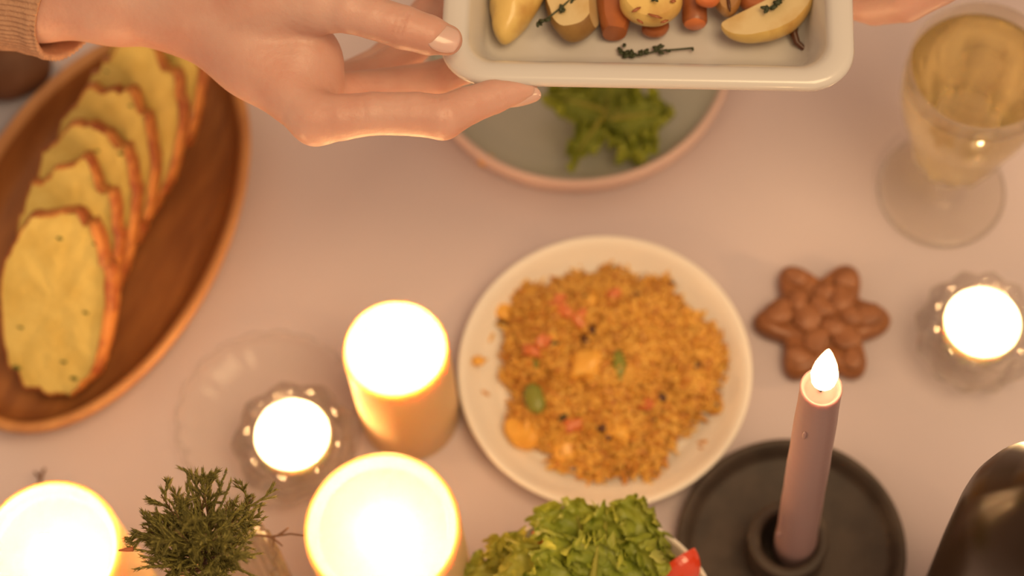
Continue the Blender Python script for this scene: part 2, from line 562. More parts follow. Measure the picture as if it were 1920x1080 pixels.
# ------------------------------------------------------------------ lettuce
def leaf(L, W, seed, frill=.008, curl=.0, nu=26, nv=34, curv=.0, freq=1.0):
    rs = random.Random(seed)
    ph = [rs.uniform(0, 6.28) for _ in range(6)]
    V, Fc = [], []
    for i in range(nu + 1):
        u = i / nu
        wid = W * (math.sin(PI * min(1, .12 + .80 * u)) ** .55) * (.35 + .65 * u ** .6)
        for j in range(nv + 1):
            v = j / nv * 2 - 1
            e = max(abs(v) ** 2.2, u ** 5)
            lob = 1 + .14 * math.sin(u * 17 + ph[0] + (2 if v > 0 else 0)) * abs(v) + .07 * math.sin(u * 41 + ph[1]) * abs(v)
            x = v * wid * lob
            y = L * (u + .05 * math.sin(v * 9 + ph[2]) * u ** 3 + .03 * math.sin(v * 23 + ph[5]) * u ** 3 - .22 * abs(v) ** 2 * u)
            z = frill * e * (math.sin(u * 26 * freq + ph[3] + v * 3) + .8 * math.sin(v * 15 * freq + ph[4] + u * 6) * u + .5 * math.sin(u * 55 * freq + v * 21 + ph[5]))
            z += curl * (u ** 2) * L + curv * (v * v) * W
            n = noise.noise(Vector((x * 60, y * 60, seed)))
            z += .0022 * n
            V.append((x, y, z))
    for i in range(nu):
        for j in range(nv):
            a = i * (nv + 1) + j
            Fc.append((a, a + 1, a + nv + 2, a + nv + 1))
    return V, Fc

def orient(pos, ydir, tiltup=0, roll=0):
    """Matrix with local y along ydir (xy), raised by tiltup, rolled about it."""
    y = Vector((ydir[0], ydir[1], 0)).normalized()
    rz = math.atan2(-y.x, y.y)
    return Matrix.Translation(pos) @ Matrix.Rotation(rz, 4, 'Z') @ Matrix.Rotation(tiltup, 4, 'X') @ Matrix.Rotation(roll, 4, 'Y')

def leaf_obj(name, label, pos, pxdir, L, W, seed, m, tilt=.3, roll=0, frill=.007, curl=0, curv=0, group=None, freq=1.0, rib=True):
    d = right * pxdir[0] - up * pxdir[1]
    t = bpy.data.objects.new(name, None)
    C.objects.link(t)
    t.matrix_world = orient(pos, d, tilt, roll)
    V, Fc = leaf(L, W, seed, frill, curl, curv=curv, freq=freq)
    b = mesh_obj('leaf_blade', V, Fc, m, t)
    if rib:
        pts = [(0, L * k / 8 * .8, curl * (k / 8 * .8) ** 2 * L + .0006) for k in range(9)]
        mesh_obj('leaf_rib', *tube(pts, [.0022 * (1 - k / 10) for k in range(9)], 6), MT['lettuce_pale'], t)
    tag(t, label, 'lettuce', group)
    return t

G = 'lettuce leaves on the grey plate'
leaf_obj('lettuce_leaf', 'lettuce leaf reaching left from under the baking dish', P(1175, 215, .020), (-1, -.25), .046, .016, 3, MT['lettuce_dark'], .1, 0, .005, group=G)
leaf_obj('lettuce_leaf', 'lettuce leaf lying along the right of the grey plate', P(1130, 225, .022), (1, -.05), .038, .019, 5, MT['lettuce_dark'], .12, 0, .006, group=G)
leaf_obj('lettuce_leaf', 'yellowish lettuce leaf pointing down left on the grey plate', P(1150, 195, .021), (-.5, .85), .044, .011, 8, MT['lettuce_dark'], .02, .2, .004, group=G)
leaf_obj('lettuce_leaf', 'lettuce leaf pointing down right on the grey plate', P(1140, 190, .019), (.5, .85), .042, .018, 11, MT['lettuce_dark'], .02, -.2, .006, group=G)
leaf_obj('lettuce_leaf', 'lettuce leaf pointing up on the grey plate, half under the dish', P(1140, 215, .020), (.1, -1), .032, .018, 14, MT['lettuce_dark'], .15, .1, .006, group=G)
V, Fc = ico(.004, 2)
o = rough_obj('crumb', V, Fc, .0015, 300, MT['dicedp'], seed=4)
o.location = P(912, 300, .009)
o.scale = (1.3, .8, .7)
tag(o, 'small orange crumb on the left of the grey plate', 'crumb')

# ------------------------------------------------------------------ rice
pc = P(1140, 680, .018)
def mound_h(x, y):
    r = math.hypot(x, y)
    a = math.atan2(y, x)
    R = .0555 * (1 + .05 * math.sin(3 * a + 1.0) + .04 * math.sin(5 * a + 2.2) + .035 * math.sin(9 * a) + .03 * math.sin(14 * a + 1))
    if r >= R:
        return 0, R
    k = 1 - (r / R) ** 2.6
    h = .021 * k ** .8 + .0075 * noise.noise(Vector((x * 62, y * 62, 1.3))) * min(1, k * 2)
    return max(h, 0), R

def rice():
    V, Fc = [], []
    nr, na = 26, 80
    V.append((0, 0, mound_h(0, 0)[0]))
    for i in range(1, nr + 1):
        for j in range(na):
            a = 2 * PI * j / na
            R = mound_h(9 * math.cos(a), 9 * math.sin(a))[1]
            r = R * i / nr * .985
            V.append((r * math.cos(a), r * math.sin(a), mound_h(r * math.cos(a), r * math.sin(a))[0] if i < nr else -.001))
    for j in range(na):
        Fc.append((0, 1 + j, 1 + (j + 1) % na))
    for i in range(nr - 1):
        for j in range(na):
            a, b = 1 + i * na + j, 1 + i * na + (j + 1) % na
            Fc.append((a, a + na, b + na, b))
    t = bpy.data.objects.new('spiced_rice', None)
    C.objects.link(t)
    t.location = (pc.x, pc.y, .0068)
    tag(t, 'heap of spiced orange rice on the white plate', 'rice')
    b = mesh_obj('rice_heap', V, Fc, MT['rice_base'], t)
    b['kind'] = 'stuff'
    g = Mesh()
    rs = random.Random(3)
    # a grain: tapered hexagonal body
    L = 1.0
    gp = [(0, -L), (.75, -L * .6), (1, 0), (.7, L * .65), (0, L)]
    gV, gF = lathe(gp, 5)
    n = 0
    while n < 4200:
        x, y = rs.uniform(-.072, .072), rs.uniform(-.072, .072)
        h, R = mound_h(x, y)
        r = math.hypot(x, y)
        if r > R * 1.10 or (r > R and rs.random() > .35 * (1 - (r - R) / (R * .1))):
            continue
        n += 1
        l, w = rs.uniform(.0032, .0064), rs.uniform(.0009, .0016)
        M = Matrix.Translation((x, y, h + rs.uniform(-.0004, .0022) + (.001 if r > R * .9 else 0))) @ Matrix.Rotation(rs.uniform(0, 2 * PI), 4, 'Z') @ \
            Matrix.Rotation(PI / 2 + rs.gauss(0, .5), 4, 'X') @ Matrix.Diagonal((w, w, l, 1))
        g.add((gV, gF), M)
    for _ in range(16):   # a few strays at the edge of the heap
        a = rs.uniform(0, 2 * PI)
        r = rs.uniform(.060, .066)
        M = Matrix.Translation((r * math.cos(a), r * math.sin(a), .0012)) @ Matrix.Rotation(rs.uniform(0, 6), 4, 'Z') @ Matrix.Rotation(PI / 2, 4, 'X') @ Matrix.Diagonal((.001, .001, .0035, 1))
        g.add((gV, gF), M)
    o = g.obj('rice_grains', MT['rice'], t)
    o['kind'] = 'stuff'
rice()

def on_rice(px, py):
    p = P(px, py, .026)
    for _ in range(3):
        h = mound_h(p.x - pc.x, p.y - pc.y)[0] + .0055
        p = P(px, py, h)
    return p

def bit(name, label, cat, px, py, size, m, group, seed, amp=.18, sub=2, dz=0.0):
    V, Fc = ico(1, sub)
    V = [Vector((v[0] * size[0], v[1] * size[1], v[2] * size[2])) for v in V]
    s = min(size)
    V = [v + noise.noise_vector(v * (1.1 / s) * .6 + Vector((seed, 1, 2))) * s * amp * 2 for v in V]
    o = mesh_obj(name, V, Fc, m)
    p = on_rice(px, py)
    o.location = (p.x, p.y, p.z + size[2] * .6 + .0020 + dz)
    o.rotation_euler = (0, 0, seed * 1.7)
    return tag(o, label, cat, group)

def places(pts):
    """A phrase for where each bit lies on the heap, no two alike."""
    out = []
    for x, y in pts:
        dx_, dy_ = (x - 1138) / 200, (y - 688) / 195
        r = math.hypot(dx_, dy_)
        ring = 'near the middle of' if r < .38 else ('at the very edge of' if r > .85 else 'halfway out on')
        v = 'upper' if dy_ < -.25 else ('lower' if dy_ > .25 else '')
        h_ = 'left' if dx_ < -.18 else ('right' if dx_ > .18 else '')
        out.append(ring + ' the rice heap' + (', ' + (v + ' ' + h_).strip() + ' side' if v or h_ else ''))
    res = []
    for i, p in enumerate(out):
        same = sorted([k for k in range(len(out)) if out[k] == p], key=lambda k: (pts[k][1], pts[k][0]))
        if len(same) > 1:
            w = {2: ['upper of two', 'lower of two'], 3: ['topmost of three', 'middle of three', 'lowest of three'],
                 4: ['topmost of four', 'second from top of four', 'third from top of four', 'lowest of four']}.get(len(same))
            p += ', ' + w[same.index(i)] if w else ''
        res.append(p)
    return res
ra_ = [(1098, 642), (1085, 590), (1098, 566), (1192, 562), (1110, 624), (1305, 692), (1240, 750), (968, 735), (1130, 806), (1140, 820), (1152, 512), (1165, 672), (1255, 540), (940, 612)]
for i, ((x, y), w) in enumerate(zip(ra_, places(ra_))):
    bit('raisin', ('large ' if i == 0 else '') + 'dark raisin ' + w, 'raisin', x, y, (.0032 if i else .0042, .0026, .0022), MT['raisin'], 'dark raisins in the rice', i + 1)
he_ = [(1035, 630), (1068, 674), (1005, 684), (1036, 648), (1163, 712), (1222, 793), (1206, 768), (1058, 785), (1083, 790)]
for i, ((x, y), w) in enumerate(zip(he_, places(he_))):
    bit('green_chive', 'dark green herb bit ' + w, 'herb', x, y, (.0034, .0017, .0015), MT['thyme'] if i % 2 else MT['olive'], 'green herb pieces in the rice', i + 21)
ca_ = [(1020, 645), (1055, 585), (1045, 570), (1072, 800), (1090, 600), (1000, 660), (1150, 560), (1210, 760)]
for i, ((x, y), w) in enumerate(zip(ca_, places(ca_))):
    bit('carrot_piece', 'orange carrot piece ' + w, 'carrot', x, y, (.0056, .004, .0034), MT['carrot'], 'carrot pieces in the rice', i + 41, .34, 3, dz=-.0012)
bit('green_pepper_piece', 'green pepper piece at the middle of the rice heap', 'vegetable', 1161, 688, (.0038, .0085, .0028), MT['olive'], 'green pepper pieces', 0, .1)
bit('green_pepper_piece', 'olive green pepper piece at the left of the rice heap', 'vegetable', 1003, 752, (.009, .0055, .0032), MT['olive'], 'green pepper pieces', 62, .12)
for i, (x, y, s, l) in enumerate([(982, 812, 1.15, 'yellow potato lump at the lower left edge of the rice'), (1100, 690, 1.0, 'yellow potato lump in the middle of the rice'),
                                  (1060, 850, .8, 'yellow potato lump at the bottom edge of the rice'), (945, 590, .7, 'yellow potato lump at the upper left edge of the rice'),
                                  (1110, 570, .7, 'yellow potato lump near the top of the rice'), (1160, 810, .8, 'yellow potato lump low in the rice')]):
    bit('potato_lump', l, 'potato', x, y, (.0085 * s, .0070 * s, .0055 * s), MT['dicedp'], 'potato lumps in the rice', 70 + i, .38, 3, dz=-.003 * s)
o = bit('rice_crumb', 'stray yellow rice crumb on the left rim of the white plate', 'crumb', 897, 676, (.0035, .003, .0018), MT['dicedp'], None, 9)
o.location = P(897, 676, .0155)

# ------------------------------------------------------------------ star biscuit
def star():
    c = P(1541, 604, .006)
    t = thing('star_biscuit', 'brown six-pointed star biscuit with glazed nuts', 'biscuit', (c.x, c.y, .0005))
    R = M_(1541, 604, .006, 128)
    ax = P(1665, 602, .006) - c
    rz = math.atan2(ax.y, ax.x)
    t.rotation_euler = (0, 0, rz)
    n = 144
    def out(a):
        k = abs(math.cos(3 * a)) ** 1.7
        return R * (.66 + .34 * k)
    prof = [(.0, 0), (.96, 0), (1.0, .003), (1.0, .007), (.955, .0105), (.85, .0122), (.7, .0118), (.5, .0112), (.3, .012), (.12, .0118), (0, .0118)]
    V, Fc = [], []
    Vl, Fl = lathe([(r * .01 if r else 0, z) for r, z in prof], n)
    for v in Vl:
        r = math.hypot(v[0], v[1])
        a = math.atan2(v[1], v[0])
        rr = (r / .01) * out(a)
        x, y = rr * math.cos(a), rr * math.sin(a)
        z = v[2] + (.0016 * noise.noise(Vector((x * 90, y * 90, 4))) if v[2] > .004 else 0)
        V.append((x, y, z))
    mesh_obj('biscuit_base', V, Fl, MT['star'], t)
    rs = random.Random(5)
    spots = [(-.62, .1, .0075), (-.35, .28, .006), (-.25, .02, .0085), (.0, .18, .007), (.28, .3, .008), (.42, .02, .006), (.66, .02, .0075), (.15, -.15, .0065),
             (-.35, .66, .006), (.38, .62, .0065), (.34, -.32, .008), (-.12, -.36, .007), (-.38, -.6, .006), (.40, -.66, .006), (.05, .42, .0055)]
    for i, (x, y, s) in enumerate(spots):
        V, Fc = ico(1, 2)
        V = [Vector((v[0] * s * 1.1, v[1] * s * .95, v[2] * s * .26)) for v in V]
        V = [v + noise.noise_vector(v * 160 + Vector((i, 0, 0))) * s * .3 for v in V]
        o = mesh_obj('glazed_nut', V, Fc, MT['nut'], t)
        o.location = (x * R, y * R, .0125)
        o.rotation_euler = (0, 0, rs.uniform(0, 6))
star()

# ------------------------------------------------------------------ platter and bread
def platter():
    z = .024
    c = P(179, 416, z)
    a = P(179 + .44 * 396, 416 - .898 * 396, z)
    b = P(179 + .898 * 244, 416 + .44 * 244, z)
    A, B = (a - c), (b - c)
    la, lb = A.length, B.length
    rz = math.atan2(A.y, A.x)
    t = thing('oval_platter', 'oval dark wooden platter holding the sliced bread', 'platter', (c.x, c.y, .0005), rz)
    def ov(prof, name, m):
        V, Fl = lathe(prof, 128)
        # inset measured as true distance: scale both axes, then correct
        out = []
        for x, y, zz in V:
            r = math.hypot(x, y)
            an = math.atan2(y, x)
            ins = (1 - r) * (la + lb) / 2
            sa, sb = max(la - ins, la * r * .9 if r < .3 else 0), max(lb - ins, 0)
            if r < .45:
                sa, sb = la * r, lb * r
            out.append((sa * math.cos(an), sb * math.sin(an), zz))
        mesh_obj(name, out, Fl, m, t)
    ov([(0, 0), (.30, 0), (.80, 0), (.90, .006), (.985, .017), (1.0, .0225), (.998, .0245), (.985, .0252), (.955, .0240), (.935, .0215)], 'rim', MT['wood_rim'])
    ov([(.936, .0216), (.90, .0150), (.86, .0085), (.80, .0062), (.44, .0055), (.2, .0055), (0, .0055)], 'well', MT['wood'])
platter()

def bread():
    PHI = math.radians(38)
    T = .0125
    loaf = [  # bottom centre px, top centre px (rough), width m, height m
        (95, 744, 116, 393, .0610, .1000), (112, 640, 140, 300, .0560, .097), (150, 560, 172, 212, .056, .096),
        (188, 480, 210, 140, .056, .095), (232, 400, 262, 85, .056, .094), (270, 315, 300, 10, .055, .092)]
    labels = ['front bread slice, whole buttery face showing', 'second bread slice from the front', 'third bread slice from the front, ragged left edge',
              'fourth bread slice from the front', 'fifth bread slice from the front', 'rearmost bread slice, just under the forearm']
    for i, (bx, by, tx, ty, w, h) in enumerate(loaf):
        b = P(bx, by, .0188)
        tp = P(tx, ty, .0188 + h * math.sin(PHI))
        hd = Vector((tp.x - b.x, tp.y - b.y, 0)).normalized()
        hv = hd * math.cos(PHI) + Vector((0, 0, math.sin(PHI)))
        nv = -hd * math.sin(PHI) + Vector((0, 0, math.cos(PHI)))   # face normal, up and towards the front
        wv = hv.cross(nv)
        t = thing('bread_slice', 'toasted ' + labels[i] + ' on the wooden platter', 'bread', b, 0, 'bread slices leaning in a row on the platter')
        rot = Matrix((wv, hv, nv)).transposed().to_4x4()
        t.matrix_world = Matrix.Translation(b) @ rot
        rs = random.Random(i + 3)
        n = 72
        outl = []
        for k in range(n):
            a = 2 * PI * k / n - PI / 2
            ca, sa = math.cos(a), math.sin(a)
            ex = 2.5 if sa < 0 else 2.15
            x = math.copysign(abs(ca) ** (2 / ex), ca) * w / 2
            y = math.copysign(abs(sa) ** (2 / (3.2 if sa < 0 else 2.1)), sa) * h / 2 + h / 2
            x *= .86 + .14 * min(1, y / (h * .55))
            q = .0022 * noise.noise(Vector((ca * 3, sa * 3, i * 5.1))) + .0007 * noise.noise(Vector((ca * 9, sa * 9, i * 2.3)))
            outl.append((x * (1 + q * 12), y + q * 4))
        # crumb slab (front and back faces), crust ring around it
        V, Fc = [], []
        cx, cy2 = 0, h / 2
        rings = [1.0, .93, .8, .6, .4, .2]
        for zz, sgn in ((0, 1), (-T, -1)):
            base = len(V)
            for rr in rings:
                for x, y in outl:
                    kx = .97 - (.09 if i == 0 else .045) * max(0, x / (w / 2)) ** .7
                    X, Y = cx + (x - cx) * rr * kx, cy2 + (y - cy2) * rr * .975
                    dz = .0012 * noise.noise(Vector((X * 130, Y * 130, i + sgn))) if rr < 1 else 0
                    V.append((X, Y, zz + sgn * dz))
            V.append((cx, cy2, zz))
            for q in range(len(rings) - 1):
                for k in range(n):
                    j = (k + 1) % n
                    f = (base + q * n + k, base + q * n + j, base + (q + 1) * n + j, base + (q + 1) * n + k)
                    Fc.append(f if sgn > 0 else f[::-1])
            q = len(rings) - 1
            for k in range(n):
                f = (base + q * n + k, base + q * n + (k + 1) % n, len(V) - 1)
                Fc.append(f if sgn > 0 else f[::-1])
        mesh_obj('crumb', V, Fc, MT['crumb'], t)
        V, Fc = [], []
        prof = [(.96, .0002), (.985, .0006), (1.0, -.001), (1.015, -T * .35), (1.015, -T * .65), (1.0, -T + .001), (.96, -T)]
        for s_, zz in prof:
            for k, (x, y) in enumerate(outl):
                q = 1 + .022 * noise.noise(Vector((x * 170, y * 170, zz * 220 + i)))
                kx = 1 if s_ > .97 else 1 - (.11 if i == 0 else .06) * max(0, x / (w / 2)) ** .7
                V.append((cx + (x - cx) * s_ * q * kx, cy2 + (y - cy2) * s_ * q, zz + (.0012 if kx < .97 else 0)))
        for q in range(len(prof) - 1):
            for k in range(n):
                j = (k + 1) % n
                Fc.append((q * n + j, q * n + k, (q + 1) * n + k, (q + 1) * n + j)[::1])
        mesh_obj('crust', V, Fc, MT['crust'], t)
        fl = Mesh()
        spots = [(.012, .012, .0026), (.006, .02, .002), (-.019, .013, .003), (.016, .048, .0018), (-.018, .035, .0018), (.0, .085, .002), (.019, .085, .0022)] if i == 0 else \
            [(rs.uniform(-.02, .02), rs.uniform(.06, .088), rs.uniform(.0010, .002)) for _ in range(2)]
        for x, y, s in spots:
            V, Fc = ico(1, 1)
            fl.add(([(v[0] * s * 1.0 + x, v[1] * s * .5 + y, v[2] * .0005 + .0004) for v in V], Fc))
        o = fl.obj('herb_flecks', MT['herb'], t)
        o['kind'] = 'stuff'
bread()

# dark bun and napkin in the top left corner
def corner():
    c = P(-60, 175, .003)
    V, Fc = box(.10, .085, .004)
    bm = bmesh.new()
    vs = [bm.verts.new(v) for v in V]
    for f in Fc:
        bm.faces.new([vs[i] for i in f])
    bmesh.ops.subdivide_edges(bm, edges=bm.edges[:], cuts=6, use_grid_fill=True)
    for v in bm.verts:
        v.co.z += .002 * noise.noise(v.co * 40) if v.co.z > 0 else 0
    o = bm_obj('napkin', bm, MT['napkin'])
    q = P(-92, 175, .003)
    o.location = (q.x, q.y, .0027)
    o.rotation_euler = (0, 0, .8)
    tag(o, 'folded grey lilac napkin at the left edge above the platter', 'napkin')
    V, Fc = ico(1, 4)
    V = [Vector((v[0] * .028, v[1] * .019, max(v[2], -.55) * .017)) for v in V]
    V = [v + noise.noise_vector(v * 60) * .003 * (1 if v.z > -.006 else .2) for v in V]
    o = mesh_obj('rye_bun', V, Fc, MT['bun'])
    q = P(8, 132, .012)
    o.location = (q.x, q.y, .0150)
    tag(o, 'dark brown rye bun on the napkin in the top left corner', 'bread')
corner()

# ------------------------------------------------------------------ wine glass, bottle
def wine_glass():
    c = P(1765, 357, .002)
    t = thing('wine_glass', 'stemmed clear wine glass filled with white wine', 'wine glass', (c.x, c.y, .0005))
    R = M_(1765, 357, .002, 119)
    H = .138
    o = [(.0035, .0035), (.0035, .006), (.0048, .012), (.0062, .018), (.0068, .024), (.0095, .030), (.016, .037), (.0215, .048), (.0245, .060), (.0285, .076), (.0335, .092),
         (.0362, .108), (.0366, .122), (.0358, H - .001)]
    outer = [(0, 0), (R * .9, 0), (R, .0012), (R * .99, .0026), (R * .9, .0030), (R * .4, .0042), (.006, .0060)] + o[2:]
    inner = [(r - .0013, z) for r, z in o if z > .045][::-1] + [(.0145, .041), (.008, .037), (0, .036)]
    def fl_(a, r, z):
        return r * (1 + .06 * abs(math.sin(a * 6)) * max(0, min(1, (z - .022) / .02)) * max(0, min(1, (.075 - z) / .02)))
    prof = outer + [(.0352, H)] + [(inner[0][0], H - .001)] + inner[1:]
    mesh_obj('glass_body', *lathe(prof, 96, fl_), MT['thin_glass'], t)
    wl = [(0, .0362), (.0078, .0372), (.0142, .0412)] + [(r - .0015, z) for r, z in o if .045 < z < .125]
    wl += [(wl[-1][0], .1265), (wl[-1][0] - .0010, .1268), (0, .1265)]
    w = mesh_obj('white_wine', *lathe(wl, 96, fl_), MT['wine'], t)
wine_glass()

def bottle():
    c = P(1948, 990, .17)
    t = thing('wine_bottle', 'dark brown glass bottle cut off by the bottom right corner', 'bottle', (c.x, c.y, .0005))
    r = .0348
    prof = [(0, .006), (r * .5, .004), (r * .80, 0), (r * .90, .004), (r * .94, .06), (r * .985, .12), (r, .165), (r * .985, .178), (r * .93, .190), (r * .80, .203), (r * .60, .215), (r * .45, .228), (r * .40, .245),
            (r * .385, .29), (r * .42, .291), (r * .42, .299), (r * .37, .30), (r * .3, .30), (r * .3, .28), (0, .28)]
    mesh_obj('bottle_body', *lathe(prof, 72), MT['bottle'], t)
bottle()

# ------------------------------------------------------------------ salad bowl
def salad():
    c = P(1113, 1188, .072)
    R = M_(1113, 1188, .072, 242)
    t = thing('salad_bowl', 'cream rimmed salad bowl full of lettuce at the bottom edge', 'bowl', (c.x, c.y, .0005))
    prof = [(0, 0), (R * .5, 0), (R * .52, .003), (R * .7, .012), (R * .88, .032), (R * .97, .055), (R, .069), (R * .995, .0722), (R * .975, .0722), (R * .965, .069), (R * .93, .055),
            (R * .84, .034), (R * .66, .016), (R * .4, .007), (0, .006)]
    mesh_obj('bowl_body', *lathe(prof, 96), MT['porcelain'], t)
    S = [  # px, py, z, dir, L, W, material, tilt, roll, curl
        (1100, 1040, .085, (-.25, -1), .028, .017, 'lettuce', .55, .1), (1165, 1020, .088, (.45, -1), .024, .017, 'lettuce', .45, -.2), (1065, 1020, .088, (-.7, -.75), .022, .014, 'lettuce', .4, .3),
        (1130, 1045, .090, (.1, -1), .026, .015, 'lettuce', .7, 0), (1185, 1048, .084, (.7, -.7), .020, .016, 'lettuce_dark', .3, -.4), (1020, 1065, .080, (-.8, -.45), .024, .016, 'lettuce_pale', .25, .3),
        (960, 1085, .078, (-1, -.15), .024, .012, 'lettuce_pale', .05, .3), (945, 1075, .080, (-.35, -1), .018, .008, 'lettuce_pale', .3, .3), (1010, 1105, .088, (-.5, -.8), .026, .018, 'lettuce_pale', .6, .2),
        (1110, 1090, .098, (.2, -1), .024, .018, 'lettuce', .8, 0), (1060, 1085, .094, (-.4, -1), .024, .016, 'lettuce', .7, .3), (1175, 1095, .094, (.5, -1), .024, .018, 'lettuce', .6, -.2),
        (1222, 1095, .078, (.25, -1), .020, .012, 'lettuce_dark', .3, -.2), (1150, 1150, .092, (.3, -1), .03, .02, 'lettuce_dark', .5, 0), (1050, 1160, .092, (-.3, -1), .03, .02, 'lettuce', .5, 0),
        (1235, 1150, .080, (1, -.4), .018, .014, 'lettuce_pale', .3, 0), (1090, 1085, .090, (.1, 1), .02, .016, 'red_leaf', .1, 0), (1110, 1060, .096, (0, -1), .018, .012, 'lettuce', .9, 0)]
    desc = ['frilly green lettuce leaf at the top of the salad, left of the peak', 'frilly green lettuce leaf at the top right of the salad', 'rounded green lettuce leaf at the salad top left',
            'upright green lettuce leaf at the peak of the salad', 'darker lettuce leaf at the right edge of the salad', 'yellow lettuce leaf leaning over the left bowl rim',
            'yellow lettuce leaf reaching farthest left out of the bowl', 'narrow yellow lettuce tip standing up left of the bowl rim', 'yellow green lettuce leaf in the left front of the salad',
            'curled green lettuce leaf in the centre front of the salad', 'curled green lettuce leaf left of the salad centre', 'curled green lettuce leaf right of the salad centre',
            'dark lettuce leaf beside the red tomato wedge', 'dark lettuce leaf at the bottom edge, right of the salad centre', 'green lettuce leaf at the bottom edge, left of the salad centre',
            'yellowish lettuce leaf below the tomato wedge', 'dark red salad leaf between the green lettuce leaves', 'small upright lettuce tip above the salad centre']
    for i, (px, py, z, d, L, W, m, tl, ro) in enumerate(S):
        leaf_obj('lettuce_leaf', desc[i], P(px, py, z), d, L, W, 100 + i, MT[m], tl, ro, .0054, group='lettuce leaves in the salad bowl', freq=.8, rib=(i % 3 == 0))
    # bed of leaves lower in the bowl
    for i in range(7):
        a = i * 2 * PI / 7
        p = Vector((c.x + .006 * math.cos(a), c.y + .006 * math.sin(a), .064))
        leaf_obj('lettuce_leaf', 'green lettuce leaf in the bed under the salad top, on the ' + ['right', 'upper right', 'upper left', 'left', 'lower left', 'bottom', 'lower right'][i], p, (math.cos(a), math.sin(a)), .036, .024, 200 + i, MT['lettuce'], .12, 0, .006, group='lettuce bed in the salad bowl', rib=False)
    for i, w in enumerate(('right', 'top', 'left', 'bottom')):
        a = i * PI / 2 + .4
        leaf_obj('lettuce_leaf', 'green lettuce leaf low inside the bowl, on the ' + w, Vector((c.x, c.y, .042)), (math.cos(a), math.sin(a)), .038, .026, 300 + i, MT['lettuce_dark'], .35, 0, .006,
                 group='lettuce bed in the salad bowl', rib=False)
    # tomato wedges
    for (px, py, z, s, rz, tl, lab) in ((1264, 1062, .078, .0130, -.9, .5, 'red tomato wedge inside the right bowl rim'), (1003, 1020, .082, .005, .4, .3, 'small red tomato piece among the yellow lettuce')):
        bm = bmesh.new()
        bmesh.ops.create_uvsphere(bm, u_segments=32, v_segments=20, radius=s)
        for v in bm.verts:
            v.co.y *= 1.25
        faces0 = set(bm.faces)
        for nrm in (Vector((.25, 0, 1)), Vector((-1, 0, .25))):
            r = bmesh.ops.bisect_plane(bm, geom=bm.verts[:] + bm.edges[:] + bm.faces[:], plane_co=(0, 0, .1 * s), plane_no=nrm, clear_outer=True)
            ed = [e for e in r['geom_cut'] if isinstance(e, bmesh.types.BMEdge)]
            q = bmesh.ops.holes_fill(bm, edges=ed)
            for f in q['faces']:
                f.material_index = 1
        o = bm_obj('tomato_wedge', bm, [MT['tomato'], MT['tomato_in']], smooth=False)
        o.location = P(px, py, z)
        o.rotation_euler = (tl + 3.6, .2, rz)
        tag(o, lab, 'tomato', 'tomato pieces in the salad')
salad()

